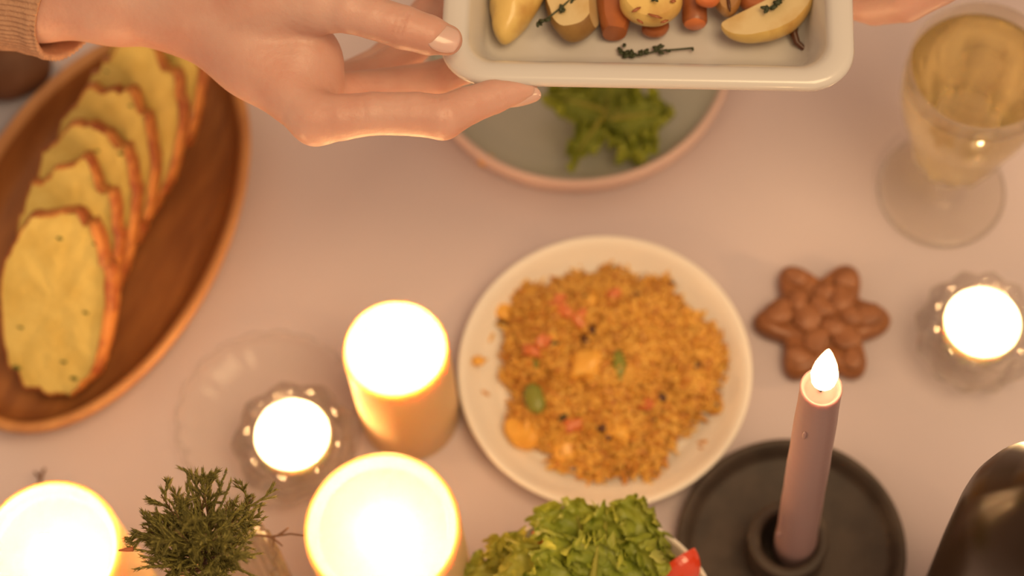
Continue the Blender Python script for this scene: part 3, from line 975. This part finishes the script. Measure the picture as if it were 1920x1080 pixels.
# ------------------------------------------------------------------ juniper sprig in ribbed glass
def juniper():
    c = P(418, 1052, .115)
    R = M_(418, 1052, .115, 100)
    t = thing('ribbed_vase', 'small ribbed glass vase holding the juniper sprig', 'vase', (c.x, c.y, .0005))
    def fl_(a, r, z):
        return r * (1 + .035 * math.sin(a * 26)) if r > R * .5 else r
    prof = [(0, 0), (R * .8, 0), (R * .95, .004), (R * 1.0, .05), (R * 1.02, .1), (R, .113), (R * .97, .115), (R * .93, .113), (R * .92, .06), (R * .88, .012), (R * .8, .008), (0, .008)]
    mesh_obj('vase_body', *lathe(prof, 208, fl_), MT['vase_glass'], t)
    base = P(392, 1075, .12)
    crown = P(385, 1052, .185)
    t = bpy.data.objects.new('juniper_sprig', None)
    C.objects.link(t)
    tag(t, 'dark green spiky juniper sprig standing in the ribbed vase', 'sprig')
    rs = random.Random(12)
    st, fo, tips = Mesh(), Mesh(), Mesh()
    foot = Vector((c.x, c.y, .012))
    st.add(tube([foot, foot.lerp(base, .5), base, crown.lerp(base, .4)], [.0016, .0015, .0014, .0012], 6))
    def scales(a, b, r, n):
        """Overlapping scale leaves pressed along the shoot from a to b."""
        ax = (b - a)
        L = ax.length
        ax.normalize()
        x = ax.orthogonal().normalized()
        y = ax.cross(x)
        for k in range(n):
            f = (k + .5) / n
            ang = k * 2.4
            o = (x * math.cos(ang) + y * math.sin(ang))
            p = a.lerp(b, f)
            l = .0030 * (1.1 - .4 * f)
            tip = p + ax * l * .95 + o * l * .42
            s = o.cross(ax) * r * .9
            fo.V += [tuple(p + s), tuple(p - s), tuple(p + ax * l * .35 + o * r * .9), tuple(tip)]
            q = len(fo.V) - 4
            fo.F += [(q, q + 2, q + 3), (q + 2, q + 1, q + 3), (q + 1, q, q + 3)]
    def shoot(a, d, L, depth, r):
        pts = [a]
        dd = d.normalized()
        n = 5
        for k in range(n):
            dd = (dd + Vector((rs.gauss(0, .09), rs.gauss(0, .09), rs.gauss(.015, .07)))).normalized()
            pts.append(pts[-1] + dd * L / n)
        (st if depth == 0 else fo).add(tube(pts, [r * (1 - .14 * k) for k in range(n + 1)], 5))
        for k in range(n):
            if depth > 0 or k >= 1:
                scales(pts[k], pts[k + 1], r * 1.0, 5 if depth else 6)
        if depth < 2:
            m = 8 if depth == 0 else 4
            for k in range(m):
                f = .22 + .75 * (k + rs.random() * .6) / m
                i = min(int(f * n), n - 1)
                p = pts[i].lerp(pts[i + 1], f * n - i)
                ax = (pts[i + 1] - pts[i]).normalized()
                o = ax.orthogonal().normalized()
                o = Matrix.Rotation(rs.uniform(0, 2 * PI), 3, ax) @ o
                shoot(p, ax * 1.0 + o * rs.uniform(.5, .85), L * (.42 if depth == 0 else .45) * (1.15 - .6 * f) * rs.uniform(.7, 1.1), depth + 1, r * .66)
    targets = [(350, 905, .205), (330, 935, .20), (412, 882, .215), (375, 905, .21), (455, 945, .205), (492, 970, .20), (480, 1010, .195), (470, 1055, .195), (440, 1090, .205),
               (300, 960, .20), (275, 985, .20), (250, 1010, .20), (262, 1040, .195), (270, 1080, .20), (320, 1000, .215), (440, 985, .222), (385, 960, .228), (330, 1050, .22), (420, 1040, .228),
               (390, 1120, .21), (360, 1010, .232), (300, 1110, .2), (450, 1130, .2), (335, 880 + 60, .19), (318, 945, .175)]
    for (px, py, z) in targets:
        e = P(px, py, z)
        s = base.lerp(crown, rs.uniform(.2, .9))
        d = e - s
        shoot(s, d, d.length * .93, 0, .00085)
    for (px, py, z) in [(345, 884, .205), (421, 878, .215), (361, 898, .20), (400, 900, .215), (318, 935, .195), (298, 955, .2), (482, 940, .205), (497, 968, .2), (443, 935, .21), (272, 985, .2),
                        (238, 1025, .2), (250, 1072, .2), (484, 1012, .195), (478, 1040, .2), (486, 1066, .2), (378, 902, .2), (258, 1048, .2)]:
        e = P(px, py, z)
        s = crown.lerp(e, .35)
        shoot(s, e - s, (e - s).length, 2, .00075)
    st.obj('stems', MT['bark'], t)['kind'] = 'stuff'
    fo.obj('scale_foliage', MT['juniper'], t)['kind'] = 'stuff'
    e = P(250, 1030, .2)
    e2 = P(222, 1032, .2)
    tp = mesh_obj('reddish_tip', *tube([e, e.lerp(e2, .5), e2], [.0011, .0009, .0003], 6), MT['redtip'], t)
    tp['label'] = 'reddish bare shoot tip'
    # bare twig out of the vase
    tw = Mesh()
    def tg(pts, r0_, r1_):
        n = len(pts)
        tw.add(tube(pts, [r0_ + (r1_ - r0_) * k / (n - 1) for k in range(n)], 6))
    z = .118
    a = P(440, 1000, z)
    tg([P(400, 1050, .02), P(425, 1020, .08), P(470, 1003, z), P(510, 1006, z + .002), P(545, 1001, z + .003), P(574, 1005, z + .003)], .0009, .0004)
    tg([P(520, 1005, z + .002), P(533, 996, z + .003), P(541, 989, z + .004)], .0007, .0004)
    tg([P(505, 1006, z + .002), P(520, 1015, z + .001), P(530, 1024, z)], .0006, .0004)
    tg([P(515, 1008, z + .002), P(512, 1018, z), P(514, 1024, z)], .0005, .0003)
    o = tw.obj('bare_twig', MT['bark'])
    tag(o, 'thin bare brown twig sticking out right of the vase', 'twig', 'bare twigs')
    tw = Mesh()
    q = P(80, 890, .004)
    pts = [P(66, 930, .0015), P(74, 905, .002), P(78, 890, .002), P(84, 878, .002)]
    tw.add(tube(pts, [.0009, .0009, .0008, .0006], 6))
    tw.add(tube([P(76, 896, .002), P(68, 888, .003), P(64, 884, .004)], [.0007, .0006, .0004], 6))
    o = tw.obj('bare_twig', MT['bark'])
    tag(o, 'short bare twig on the cloth behind the left candle', 'twig', 'bare twigs')
juniper()

# ------------------------------------------------------------------ baking dish and roast vegetables
ZR = .25
pl, pr = P(850, 150, ZR), P(1575, 163, ZR)
dx = (pr - pl)
dx.z = 0
dishA = math.atan2(dx.y, dx.x)
ex = dx.normalized()
ey = Vector((-ex.y, ex.x, 0))
eL, eR = P(828, 40, ZR), P(1602, 40, ZR)
HW = (eR - eL).dot(ex) / 2
south = P(1215, 157, ZR)
HH = .062
mid = (eL + eR) / 2
dc = mid + ey * ((south - mid).dot(ey) + HH)
dc.z = ZR

def rrect(hw, hh, r, z, n=10):
    out = []
    for qx, qy, a0 in ((1, 1, 0), (-1, 1, 90), (-1, -1, 180), (1, -1, 270)):
        for k in range(n + 1):
            a = math.radians(a0 + 90 * k / n)
            out.append((qx * (hw - r) + r * math.cos(a), qy * (hh - r) + r * math.sin(a), z))
    return out

def baking_dish():
    t = thing('baking_dish', 'cream ceramic baking dish of roast vegetables held in both hands', 'dish', (dc.x, dc.y, ZR - .045), dishA)
    H = .045
    S = [(HW - .022, HH - .034, .012, 0), (HW - .018, HH - .031, .014, .0012), (HW - .013, HH - .026, .016, .012), (HW - .008, HH - .0125, .018, .034), (HW - .004, HH - .008, .018, .0375),
         (HW - .0008, HH - .0008, .019, .0395), (HW, HH, .0195, .042), (HW - .0008, HH - .0008, .019, .0442), (HW - .003, HH - .003, .018, .045), (HW - .0085, HH - .0075, .014, .0448),
         (HW - .0105, HH - .0095, .0125, .0435), (HW - .012, HH - .013, .0115, .040), (HW - .0165, HH - .027, .0095, .014), (HW - .019, HH - .031, .009, .0085), (HW - .024, HH - .036, .008, .006)]
    V, Fc = [], []
    for s in S:
        V += rrect(*s)
    n = 44
    for q in range(len(S) - 1):
        for k in range(n):
            j = (k + 1) % n
            Fc.append((q * n + k, q * n + j, (q + 1) * n + j, (q + 1) * n + k))
    Fc.append(tuple(reversed(range(n))))
    Fc.append(tuple((len(S) - 1) * n + k for k in range(n)))
    mesh_obj('dish_body', V, Fc, MT['ceramic'], t)
baking_dish()
ZF = ZR - .039     # floor of the dish

def veg_frame(px, py, z, ang):
    """Matrix at a photo place; ang in degrees turns it counter-clockwise in the dish."""
    return Matrix.Translation(P(px, py, z)) @ Matrix.Rotation(dishA + math.radians(ang), 4, 'Z')

def cut_solid(semi, planes, mats, M, name, label, cat, group=None, amp=.0008, sub=4, bend=0.0, drop=0.0, soft=False):
    bm = bmesh.new()
    bmesh.ops.create_icosphere(bm, subdivisions=sub, radius=1)
    for v in bm.verts:
        k = 1 + drop * v.co.y
        v.co = Vector((v.co.x * semi[0] * k + drop * semi[0] * .8 * v.co.y, v.co.y * semi[1], v.co.z * semi[2]))
    for cpt, nrm in planes:
        r = bmesh.ops.bisect_plane(bm, geom=bm.verts[:] + bm.edges[:] + bm.faces[:], plane_co=cpt, plane_no=nrm, clear_outer=True)
        ed = [e for e in r['geom_cut'] if isinstance(e, bmesh.types.BMEdge)]
        q = bmesh.ops.holes_fill(bm, edges=ed)
        for f in q['faces']:
            f.material_index = 1
    bm.normal_update()
    for v in bm.verts:
        v.co += noise.noise_vector(v.co * 120) * amp
        v.co.y += bend * v.co.x * v.co.x
    ce = [e for e in bm.edges if len(e.link_faces) == 2 and e.link_faces[0].material_index != e.link_faces[1].material_index]
    for f in bm.faces:
        f.smooth = True
    for e in ce:
        e.smooth = False
    o = bm_obj(name, bm, mats, smooth=False)
    for p in o.data.polygons:
        p.use_smooth = soft or p.material_index == 0
    o.matrix_world = M
    tag(o, label, cat, group)
    return o

GP = 'roast potato pieces in the baking dish'
PS, PF, PP = MT['potato_skin'], MT['potato'], MT['potato_pale']
u = 1 / 4480.0     # one photo pixel at the food, in metres
cut_solid((.0122, .0230, .0115), [], [PF, PF], veg_frame(968, -4, ZF + .0105, -2), 'potato_wedge', 'yellow teardrop potato wedge at the left end of the baking dish', 'potato', GP, drop=.34, amp=.0011)
cut_solid((.0135, .0235, .0135), [((0, 0, .0060), (-.25, .05, 1)), ((.0088, 0, 0), (1, 0, .35))], [PS, PP], veg_frame(1077, -12, ZF + .0115, 4), 'potato_wedge', 'pale halved potato with brown skin and a thyme sprig on it', 'potato', GP, amp=.0011)
cut_solid((.0080, .026, .0085), [((0, 0, .005), (.2, 0, 1)), ((0, -.0195, 0), (0, -1, .1))], [MT['carrot_dark'], MT['carrot_dark']], veg_frame(1152, -8, ZF + .008, 2), 'carrot_baton', 'dark orange carrot baton right of the halved potato', 'carrot', 'roast carrots in the baking dish')
o = cut_solid((.0142, .0125, .010), [((0, 0, .0062), (0, -.12, 1))], [PF, PF], veg_frame(1220, 0, ZF + .0185, 0), 'potato_chunk', 'round yellow potato chunk with browned marks, lying on carrots', 'potato', GP)
for (px, py, w, h, a) in ((1193, 18, .0028, .0009, .6), (1228, 30, .004, .0008, -.3), (1246, 40, .0022, .0008, .4), (1200, 40, .0022, .0007, -.6), (1262, 2, .0016, .001, .2)):
    V, Fc = ico(1, 1)
    q = mesh_obj('browned_mark', [(v[0] * w, v[1] * h, v[2] * .0004) for v in V], Fc, MT['carrot_dark'], o)
    q.matrix_world = veg_frame(px, py, ZF + .0252, math.degrees(a))
cut_solid((.0062, .0048, .005), [((0, 0, .003), (0, 0, 1))], [MT['carrot_dark'], MT['carrot_dark']], veg_frame(1230, 52, ZF + .006, 10), 'carrot_chunk', 'red orange chunk peeking from under the round potato', 'carrot', 'roast carrots in the baking dish')
def carrot_stick():
    a, b = P(1303, 46, ZF + .0105), P(1300, -60, ZF + .0095)
    t = bpy.data.objects.new('carrot_stick', None)
    C.objects.link(t)
    t.location = a
    t.rotation_euler = (b - a).to_track_quat('Z', 'Y').to_euler()
    tag(t, 'carrot stick pointing down with its bright orange cut end showing', 'carrot', 'roast carrots in the baking dish')
    L = (b - a).length
    r = .0056
    mesh_obj('carrot_body', *lathe([(r * .86, 0), (r, .0012), (r * 1.02, L * .3), (r * .98, L * .7), (r * .9, L), (0, L + .001)], 28, lambda an, rr, z: rr * (1 + .03 * math.sin(3 * an + z * 200))), MT['carrot_dark'], t)
    o = mesh_obj('cut_end', *lathe([(0, -.0008), (r * .7, -.0006), (r * .88, .0002)], 28), MT['carrot'], t)
    o['label'] = 'bright orange cut end'
carrot_stick()
cut_solid((.0055, .0045, .004), [((0, 0, .0025), (0, 0, 1))], [MT['carrot'], MT['carrot']], veg_frame(1328, -2, ZF + .022, 0), 'carrot_chunk', 'small bright orange chunk at the top edge of the picture', 'carrot', 'roast carrots in the baking dish', sub=3)
o = cut_solid((.0068, .013, .009), [((0, 0, .005), (0, -.1, 1))], [MT['onion'], MT['onion']], veg_frame(1363, -18, ZF + .0135, 4), 'parsnip_piece', 'tan parsnip piece with a dark slit, left of the long wedge', 'vegetable')
V, Fc = ico(1, 1)
q = mesh_obj('dark_slit', [(v[0] * .0009, v[1] * .006, v[2] * .0005) for v in V], Fc, MT['raisin'], o)
q.matrix_world = veg_frame(1366, 4, ZF + .0180, 8)
cut_solid((.0085, .008, .006), [((0, 0, .0038), (0, 0, 1))], [MT['carrot_dark'], MT['carrot_dark']], veg_frame(1418, -6, ZF + .010, 0), 'sweet_potato_chunk', 'reddish brown chunk behind the long potato wedge', 'vegetable')
cut_solid((.0235, .0095, .010), [((0, 0, .003), (-.05, .28, 1)), ((0, .0058, 0), (0, 1, .2))], [PF, PP], veg_frame(1452, 32, ZF + .013, 30), 'potato_wedge', 'long crescent potato wedge at the right end of the dish', 'potato', GP, bend=9.0)
st = mesh_obj('roasted_stalk', *tube([P(1490, 40, ZF + .006), P(1488, 62, ZF + .005), P(1494, 80, ZF + .004), P(1506, 90, ZF + .0035), P(1519, 97, ZF + .003)], [.0020, .0019, .0016, .0013, .0008], 8), MT['raisin'])
tag(st, 'curled brown stalk under the long potato wedge', 'vegetable')

for (px, py, a_, kind, lab) in ((960, -170, 20, 0, 'potato wedge in the back left corner of the dish'), (1090, -185, -30, 1, 'halved potato in the back row of the dish, left of the carrots'),
                               (1180, -190, 5, 2, 'carrot baton in the back row of the dish'), (1270, -170, 40, 0, 'potato wedge in the back row of the dish, right of the carrot'),
                               (1400, -180, -15, 1, 'halved potato in the back row of the dish, toward the right'), (1490, -110, 70, 2, 'carrot baton near the back right corner of the dish')):
    if kind == 0:
        cut_solid((.0125, .0215, .0110), [], [PF, PF], veg_frame(px, py, ZF + .0105, a_), 'potato_wedge', lab, 'potato', GP, drop=.25, amp=.0011, sub=3)
    elif kind == 1:
        cut_solid((.0135, .0215, .0125), [((0, 0, .0055), (-.2, .05, 1))], [PS, PP], veg_frame(px, py, ZF + .0115, a_), 'potato_wedge', lab, 'potato', GP, amp=.0011, sub=3)
    else:
        cut_solid((.0070, .024, .0075), [((0, 0, .005), (.2, 0, 1))], [MT['carrot_dark'], MT['carrot']], veg_frame(px, py, ZF + .008, a_), 'carrot_baton', lab, 'carrot', 'roast carrots in the baking dish', sub=3)

def thyme_sprig(label, pts, leaves, n=1):
    t = bpy.data.objects.new('thyme_sprig', None)
    C.objects.link(t)
    tag(t, label, 'herb sprig', 'thyme sprigs in the baking dish')
    W = [P(*p) for p in pts]
    mesh_obj('stem', *tube(W, [.00045] * len(W), 6), MT['thyme'], t)
    rs = random.Random(n)
    for (px, py, z, k, s) in leaves:
        for i in range(k):
            V, Fc = ico(1, 1)
            a = rs.uniform(0, 2 * PI)
            el = Matrix.Translation(P(px, py, z) + Vector((rs.gauss(0, .0011), rs.gauss(0, .0009), rs.uniform(0, .0012)))) @ Matrix.Rotation(a, 4, 'Z') @ Matrix.Rotation(rs.uniform(-.5, .5), 4, 'Y')
            q = mesh_obj('thyme_leaf', [el @ Vector((v[0] * .0017 * s, v[1] * .0009 * s, v[2] * .0004)) for v in V], Fc, MT['thyme'], t)
z = ZF + .0025
thyme_sprig('loose thyme sprig lying on the bare dish floor', [(1165, 96, z), (1195, 104, z), (1235, 95, z), (1265, 93, z), (1299, 90, z)],
            [(1170, 95, z, 4, 1.2), (1184, 103, z, 5, 1.3), (1208, 98, z, 4, 1.1), (1238, 90, z, 4, 1.2), (1244, 98, z, 2, 1), (1296, 90, z, 1, .8)], 1)
z = ZF + .0175
thyme_sprig('thyme sprig between the two left potatoes', [(1008, 48, z - .003), (1022, 38, z), (1045, 20, z), (1065, 3, z), (1080, -12, z)],
            [(1010, 45, z - .002, 3, 1), (1021, 38, z, 3, 1.2), (1050, 18, z, 3, 1.1), (1072, -2, z, 3, 1)], 2)
z = ZF + .019
thyme_sprig('thyme tip on the long crescent potato wedge', [(1438, 18, z), (1450, 10, z), (1462, -4, z)], [(1442, 16, z, 4, 1.3), (1455, 4, z, 4, 1.4), (1462, -6, z, 3, 1.2)], 3)
z = ZF + .0265
thyme_sprig('tiny thyme leaf pair on the round potato chunk', [(1222, 2, z), (1228, -8, z)], [(1222, 0, z, 2, .9)], 4)

# ------------------------------------------------------------------ hands
def surface_nets(fn, lo, hi, h):
    xs = [np.arange(lo[i], hi[i], h) for i in range(3)]
    X, Y, Z = np.meshgrid(*xs, indexing='ij')
    v = fn(X, Y, Z).astype(np.float64)
    n = v.shape
    s = v < 0
    cs = tuple(k - 1 for k in n)
    acc = np.zeros(cs + (3,))
    cnt = np.zeros(cs)
    for ax in range(3):
        o = [a for a in range(3) if a != ax]
        for d0 in (0, 1):
            for d1 in (0, 1):
                A = [slice(0, k) for k in cs]
                A[o[0]] = slice(d0, cs[o[0]] + d0)
                A[o[1]] = slice(d1, cs[o[1]] + d1)
                B = list(A)
                B[ax] = slice(1, cs[ax] + 1)
                va, vb = v[tuple(A)], v[tuple(B)]
                m = (va < 0) != (vb < 0)
                den = np.where(m, va - vb, 1)
                t = np.where(m, va / den, 0)
                acc[..., ax] += np.where(m, t, 0)
                acc[..., o[0]] += m * d0
                acc[..., o[1]] += m * d1
                cnt += m
    act = cnt > 0
    idx = -np.ones(cs, int)
    idx[act] = np.arange(act.sum())
    ii = np.argwhere(act)
    V = (ii + acc[act] / cnt[act][:, None]) * h + np.array(lo)
    Q = []
    for ax in range(3):
        o = [a for a in range(3) if a != ax]
        A = [slice(1, k - 1) for k in n]
        A[ax] = slice(0, n[ax] - 1)
        B = list(A)
        B[ax] = slice(1, n[ax])
        sa, sb = s[tuple(A)], s[tuple(B)]
        for pol, m in ((0, sa & ~sb), (1, ~sa & sb)):
            e = np.argwhere(m)
            for a in range(3):
                if a != ax:
                    e[:, a] += 1
            if not len(e):
                continue
            def cell(d0, d1):
                c_ = e.copy()
                c_[:, o[0]] -= d0
                c_[:, o[1]] -= d1
                return idx[c_[:, 0], c_[:, 1], c_[:, 2]]
            q = np.stack([cell(1, 1), cell(0, 1), cell(0, 0), cell(1, 0)], 1)
            flip = pol ^ (1 if ax == 1 else 0)
            Q.append(q[:, ::-1] if flip else q)
    return V, np.concatenate(Q)

def smin(a, b, k):
    h = np.maximum(k - np.abs(a - b), 0) / k
    return np.minimum(a, b) - h * h * k * .25

def cone(X, Y, Z, a, b, ra, rb):
    ba = np.array(b) - np.array(a)
    t = ((X - a[0]) * ba[0] + (Y - a[1]) * ba[1] + (Z - a[2]) * ba[2]) / ba.dot(ba)
    t = np.clip(t, 0, 1)
    return np.sqrt((X - a[0] - ba[0] * t) ** 2 + (Y - a[1] - ba[1] * t) ** 2 + (Z - a[2] - ba[2] * t) ** 2) - (ra + (rb - ra) * t)

def hand_mesh(name, palm, fingers, creases, parent, h=.0010, kp=.008, kf=.0045):
    """palm and fingers: chains of (px, py, z, radius)."""
    def W(c):
        p = P(c[0], c[1], c[2])
        return (p.x, p.y, p.z)
    pts = [(W(c), c[3]) for ch in palm + fingers for c in ch]
    lo = [min(p[i] - r for p, r in pts) - .006 for i in range(3)]
    hi = [max(p[i] + r for p, r in pts) + .006 for i in range(3)]
    def fn(X, Y, Z):
        d = None
        for ch in palm:
            for a, b in zip(ch, ch[1:]):
                e = cone(X, Y, Z, W(a), W(b), a[3], b[3])
                d = e if d is None else smin(d, e, kp)
        for ch in fingers:
            f = None
            for a, b in zip(ch, ch[1:]):
                e = cone(X, Y, Z, W(a), W(b), a[3], b[3])
                f = e if f is None else smin(f, e, .0010)
            d = smin(d, f, kf)
        for a, b, r in creases:
            e = cone(X, Y, Z, a, b, r, r)
            d = -smin(-d, e, .0008)
        return d
    V, Q = surface_nets(fn, lo, hi, h)
    return mesh_obj(name, V.tolist(), Q.tolist(), MT['skin'], parent)

def nail(parent, px, py, z, L, Wd, fdir, nrm, label=None):
    """Curved nail plate; fdir along the finger, nrm out of it."""
    y = fdir.normalized()
    n = (nrm - y * nrm.dot(y)).normalized()
    x = y.cross(n)
    V, Fc = [], []
    nu, nv = 12, 12
    for top in (1, 0):
        for i in range(nu + 1):
            u_ = i / nu * 2 - 1
            for j in range(nv + 1):
                v_ = j / nv * 2 - 1
                # square to superellipse
                uu, vv = u_ * math.sqrt(1 - v_ * v_ * .38), v_ * math.sqrt(1 - u_ * u_ * .38)
                V.append((uu * Wd / 2, vv * L / 2, -(uu ** 2) * Wd * .20 - (vv ** 2) * L * .05 + (.0004 if top else -.0004)))
    s = (nu + 1) * (nv + 1)
    for i in range(nu):
        for j in range(nv):
            a = i * (nv + 1) + j
            Fc.append((a, a + nv + 1, a + nv + 2, a + 1))
            Fc.append((s + a, s + a + 1, s + a + nv + 2, s + a + nv + 1))
    rim = [j for j in range(nv + 1)] + [i * (nv + 1) + nv for i in range(1, nu + 1)] + [nu * (nv + 1) + j for j in range(nv - 1, -1, -1)] + [i * (nv + 1) for i in range(nu - 1, 0, -1)]
    for k in range(len(rim)):
        a, b = rim[k], rim[(k + 1) % len(rim)]
        Fc.append((a, b, b + s, a + s))
    o = mesh_obj('fingernail', V, Fc, MT['nail'], parent)
    o.matrix_world = Matrix.Translation(P(px, py, z)) @ Matrix((x, y, n)).transposed().to_4x4()
    return o

def left_person():
    t = bpy.data.objects.new('person', None)
    C.objects.link(t)
    tag(t, "hand and forearm in a beige knit sleeve gripping the dish's left end", 'person')
    palm = [
        [(-330, -60, .238, .0215), (60, -14, .240, .0205), (220, -6, .242, .0200), (330, 6, .243, .0195), (470, 50, .244, .0200), (560, 118, .240, .0190)],
        [(-330, -60, .222, .0205), (60, -8, .220, .0185), (220, 0, .218, .0165), (330, 10, .216, .0150), (480, 95, .212, .0140), (575, 160, .205, .0135)],
        [(350, 22, .242, .0160), (480, 122, .244, .0140), (592, 224, .245, .0102)],
        [(380, -4, .250, .019), (500, -16, .262, .0175), (600, 2, .268, .0130)],
        [(470, 90, .240, .018), (560, 112, .240, .0135), (588, 165, .236, .0120)],
    ]
    fingers = [
        [(590, 4, .266, .0125), (655, 19, .271, .0098), (700, 33, .270, .0091), (758, 52, .268, .0092), (805, 66, .2655, .0084), (838, 75, .2625, .0066)],   # thumb
        [(592, 224, .245, .0107), (640, 220, .247, .0098), (700, 213, .248, .0091), (780, 214, .248, .0093), (830, 220, .248, .0096), (878, 198, .246, .0080), (925, 181, .244, .0074), (985, 165, .242, .0052)],   # index
        [(598, 180, .222, .0100), (720, 162, .214, .0080), (815, 148, .206, .0080), (870, 128, .198, .0072), (925, 95, .1945, .0060)],     # middle
        [(598, 165, .205, .0100), (700, 138, .196, .0078), (765, 100, .190, .0076), (815, 55, .188, .0070), (850, 10, .190, .0060)],     # ring
        [(590, 160, .190, .0090), (655, 145, .184, .0078), (712, 115, .182, .0072), (755, 70, .184, .0066), (800, 10, .188, .0058)],   # little
    ]
    creases = []
    def crease(cx, cy_, z, r, ax_, offs, depth, span=50, lean=0.0):
        # short transverse skin folds on the side of a finger that faces up
        c = P(cx, cy_, z)
        a_ = (P(*ax_[1]) - P(*ax_[0])).normalized()
        n_ = (Vector((0, -.25, 1)) - a_ * a_.dot(Vector((0, -.25, 1)))).normalized()
        l_ = a_.cross(n_)
        for o_ in offs:
            pp = [c + a_ * (o_ + lean * math.sin(math.radians(q))) + (n_ * math.cos(math.radians(q)) + l_ * math.sin(math.radians(q))) * r * 1.02 for q in (-span, -span * .5, 0, span * .5, span)]
            for u_, v_ in zip(pp, pp[1:]):
                creases.append((tuple(u_), tuple(v_), depth))
    crease(752, 50, .268, .0093, ((700, 33, .270), (758, 52, .268)), (-.0022, 0, .0018), .00042, 42)
    crease(832, 220, .248, .0097, ((780, 214, .248), (878, 198, .246)), (-.0012, .0010), .0004, 55)
    crease(925, 181, .244, .0076, ((878, 198, .246), (925, 181, .244)), (0,), .00035, 50)
    crease(690, 214, .248, .0093, ((640, 220, .247), (700, 213, .248)), (0,), .0003, 40)
    hand_mesh('hand', palm, fingers, creases, t)
    # thumbnail faces up, forefinger nail faces down the picture
    a, b = P(758, 57, .268), P(848, 80, .262)
    n = nail(t, 833, 69, .2707, .0138, .0120, b - a, Vector((.22, -.22, 1)))
    a, b = P(925, 180, .244), P(990, 168, .242)
    nail(t, 982, 187, .2420, .0160, .0095, P(1015, 181, .242) - P(945, 197, .244), Vector((.1, -1, .35)))
    # sleeve: ribbed knit tube with a thick cuff edge
    ax = [(-330, -75, .235), (-150, -45, .237), (0, -26, .238), (90, -16, .239), (148, -8, .239)]
    W = [P(*c) for c in ax]
    rad = [.032, .029, .0272, .0282, .0304]
    V, Fc = [], []
    n = 360
    pts, rr = [], []
    K = 26
    for k in range(K + 1):
        f = k / K * (len(W) - 1)
        i = min(int(f), len(W) - 2)
        g = f - i
        pts.append(W[i].lerp(W[i + 1], g))
        rr.append(rad[i] + (rad[i + 1] - rad[i]) * g)
    d0 = (W[-1] - W[0]).normalized()
    side = Vector((0, 0, 1)).cross(d0).normalized()
    upv = d0.cross(side)
    rows = []
    for k in range(K + 1):
        slant = .010 * (k / K) ** 3
        row = []
        for j in range(n):
            an = 2 * PI * j / n
            rib = .00055 * math.cos(an * 72)
            w = .0008 * noise.noise(Vector((k * .5, math.cos(an) * 2, math.sin(an) * 2)))
            e = .0009 if k >= K - 1 else 0
            r = rr[k] + rib + w - e * .5
            q = pts[k] + side * math.cos(an) * r + upv * math.sin(an) * r + d0 * slant * math.cos(an)
            row.append(q)
        rows.append(row)
    inner = [[pts[k] + side * math.cos(2 * PI * j / n) * (rr[k] - .0028) + upv * math.sin(2 * PI * j / n) * (rr[k] - .0028) + d0 * (.010 * (k / K) ** 3) * math.cos(2 * PI * j / n) for j in range(n)] for k in range(K, -1, -1)]
    for row in rows + inner:
        V += row
    for k in range(2 * K + 1):
        for j in range(n):
            q = (j + 1) % n
            Fc.append((k * n + j, k * n + q, (k + 1) * n + q, (k + 1) * n + j))
    mesh_obj('sweater_sleeve', V, Fc, MT['knit'], t)

def right_person():
    t = bpy.data.objects.new('person', None)
    C.objects.link(t)
    tag(t, "second hand, fingertips under the dish's right end at the top edge", 'person')
    palm = [[(2300, -420, .24, .024), (2080, -300, .24, .0205), (1930, -210, .238, .020), (1830, -140, .232, .0165)],
            [(2080, -300, .22, .018), (1930, -200, .212, .016), (1830, -130, .208, .0140)],
            [(1960, -250, .255, .016), (1860, -250, .264, .0135), (1780, -230, .268, .0115)],
            [(1950, -160, .235, .013), (1850, -90, .232, .0105)]]
    fingers = [
        [(1780, -232, .268, .0115), (1700, -205, .269, .0100), (1640, -190, .268, .0096), (1590, -178, .264, .0074)],
        [(1850, -85, .232, .0107), (1760, -30, .224, .0098), (1700, 2, .214, .0096), (1640, 14, .203, .0082), (1590, 10, .1965, .0062)],
        [(1835, -120, .222, .0105), (1745, -75, .212, .0092), (1680, -50, .203, .0088), (1610, -40, .196, .0075), (1570, -36, .196, .0062)],
        [(1830, -150, .210, .0102), (1740, -120, .202, .0088), (1670, -105, .197, .0083), (1600, -98, .196, .0070)],
        [(1830, -180, .202, .0098), (1750, -170, .197, .0080), (1690, -165, .196, .0074), (1630, -160, .1965, .0062)]]
    hand_mesh('hand', palm, fingers, [], t, h=.0016)
    nail(t, 1603, -180, .2735, .0130, .0115, P(1590, -178, .264) - P(1640, -190, .268), Vector((-.1, 0, 1)))
left_person()
right_person()
bpy.context.view_layer.update()
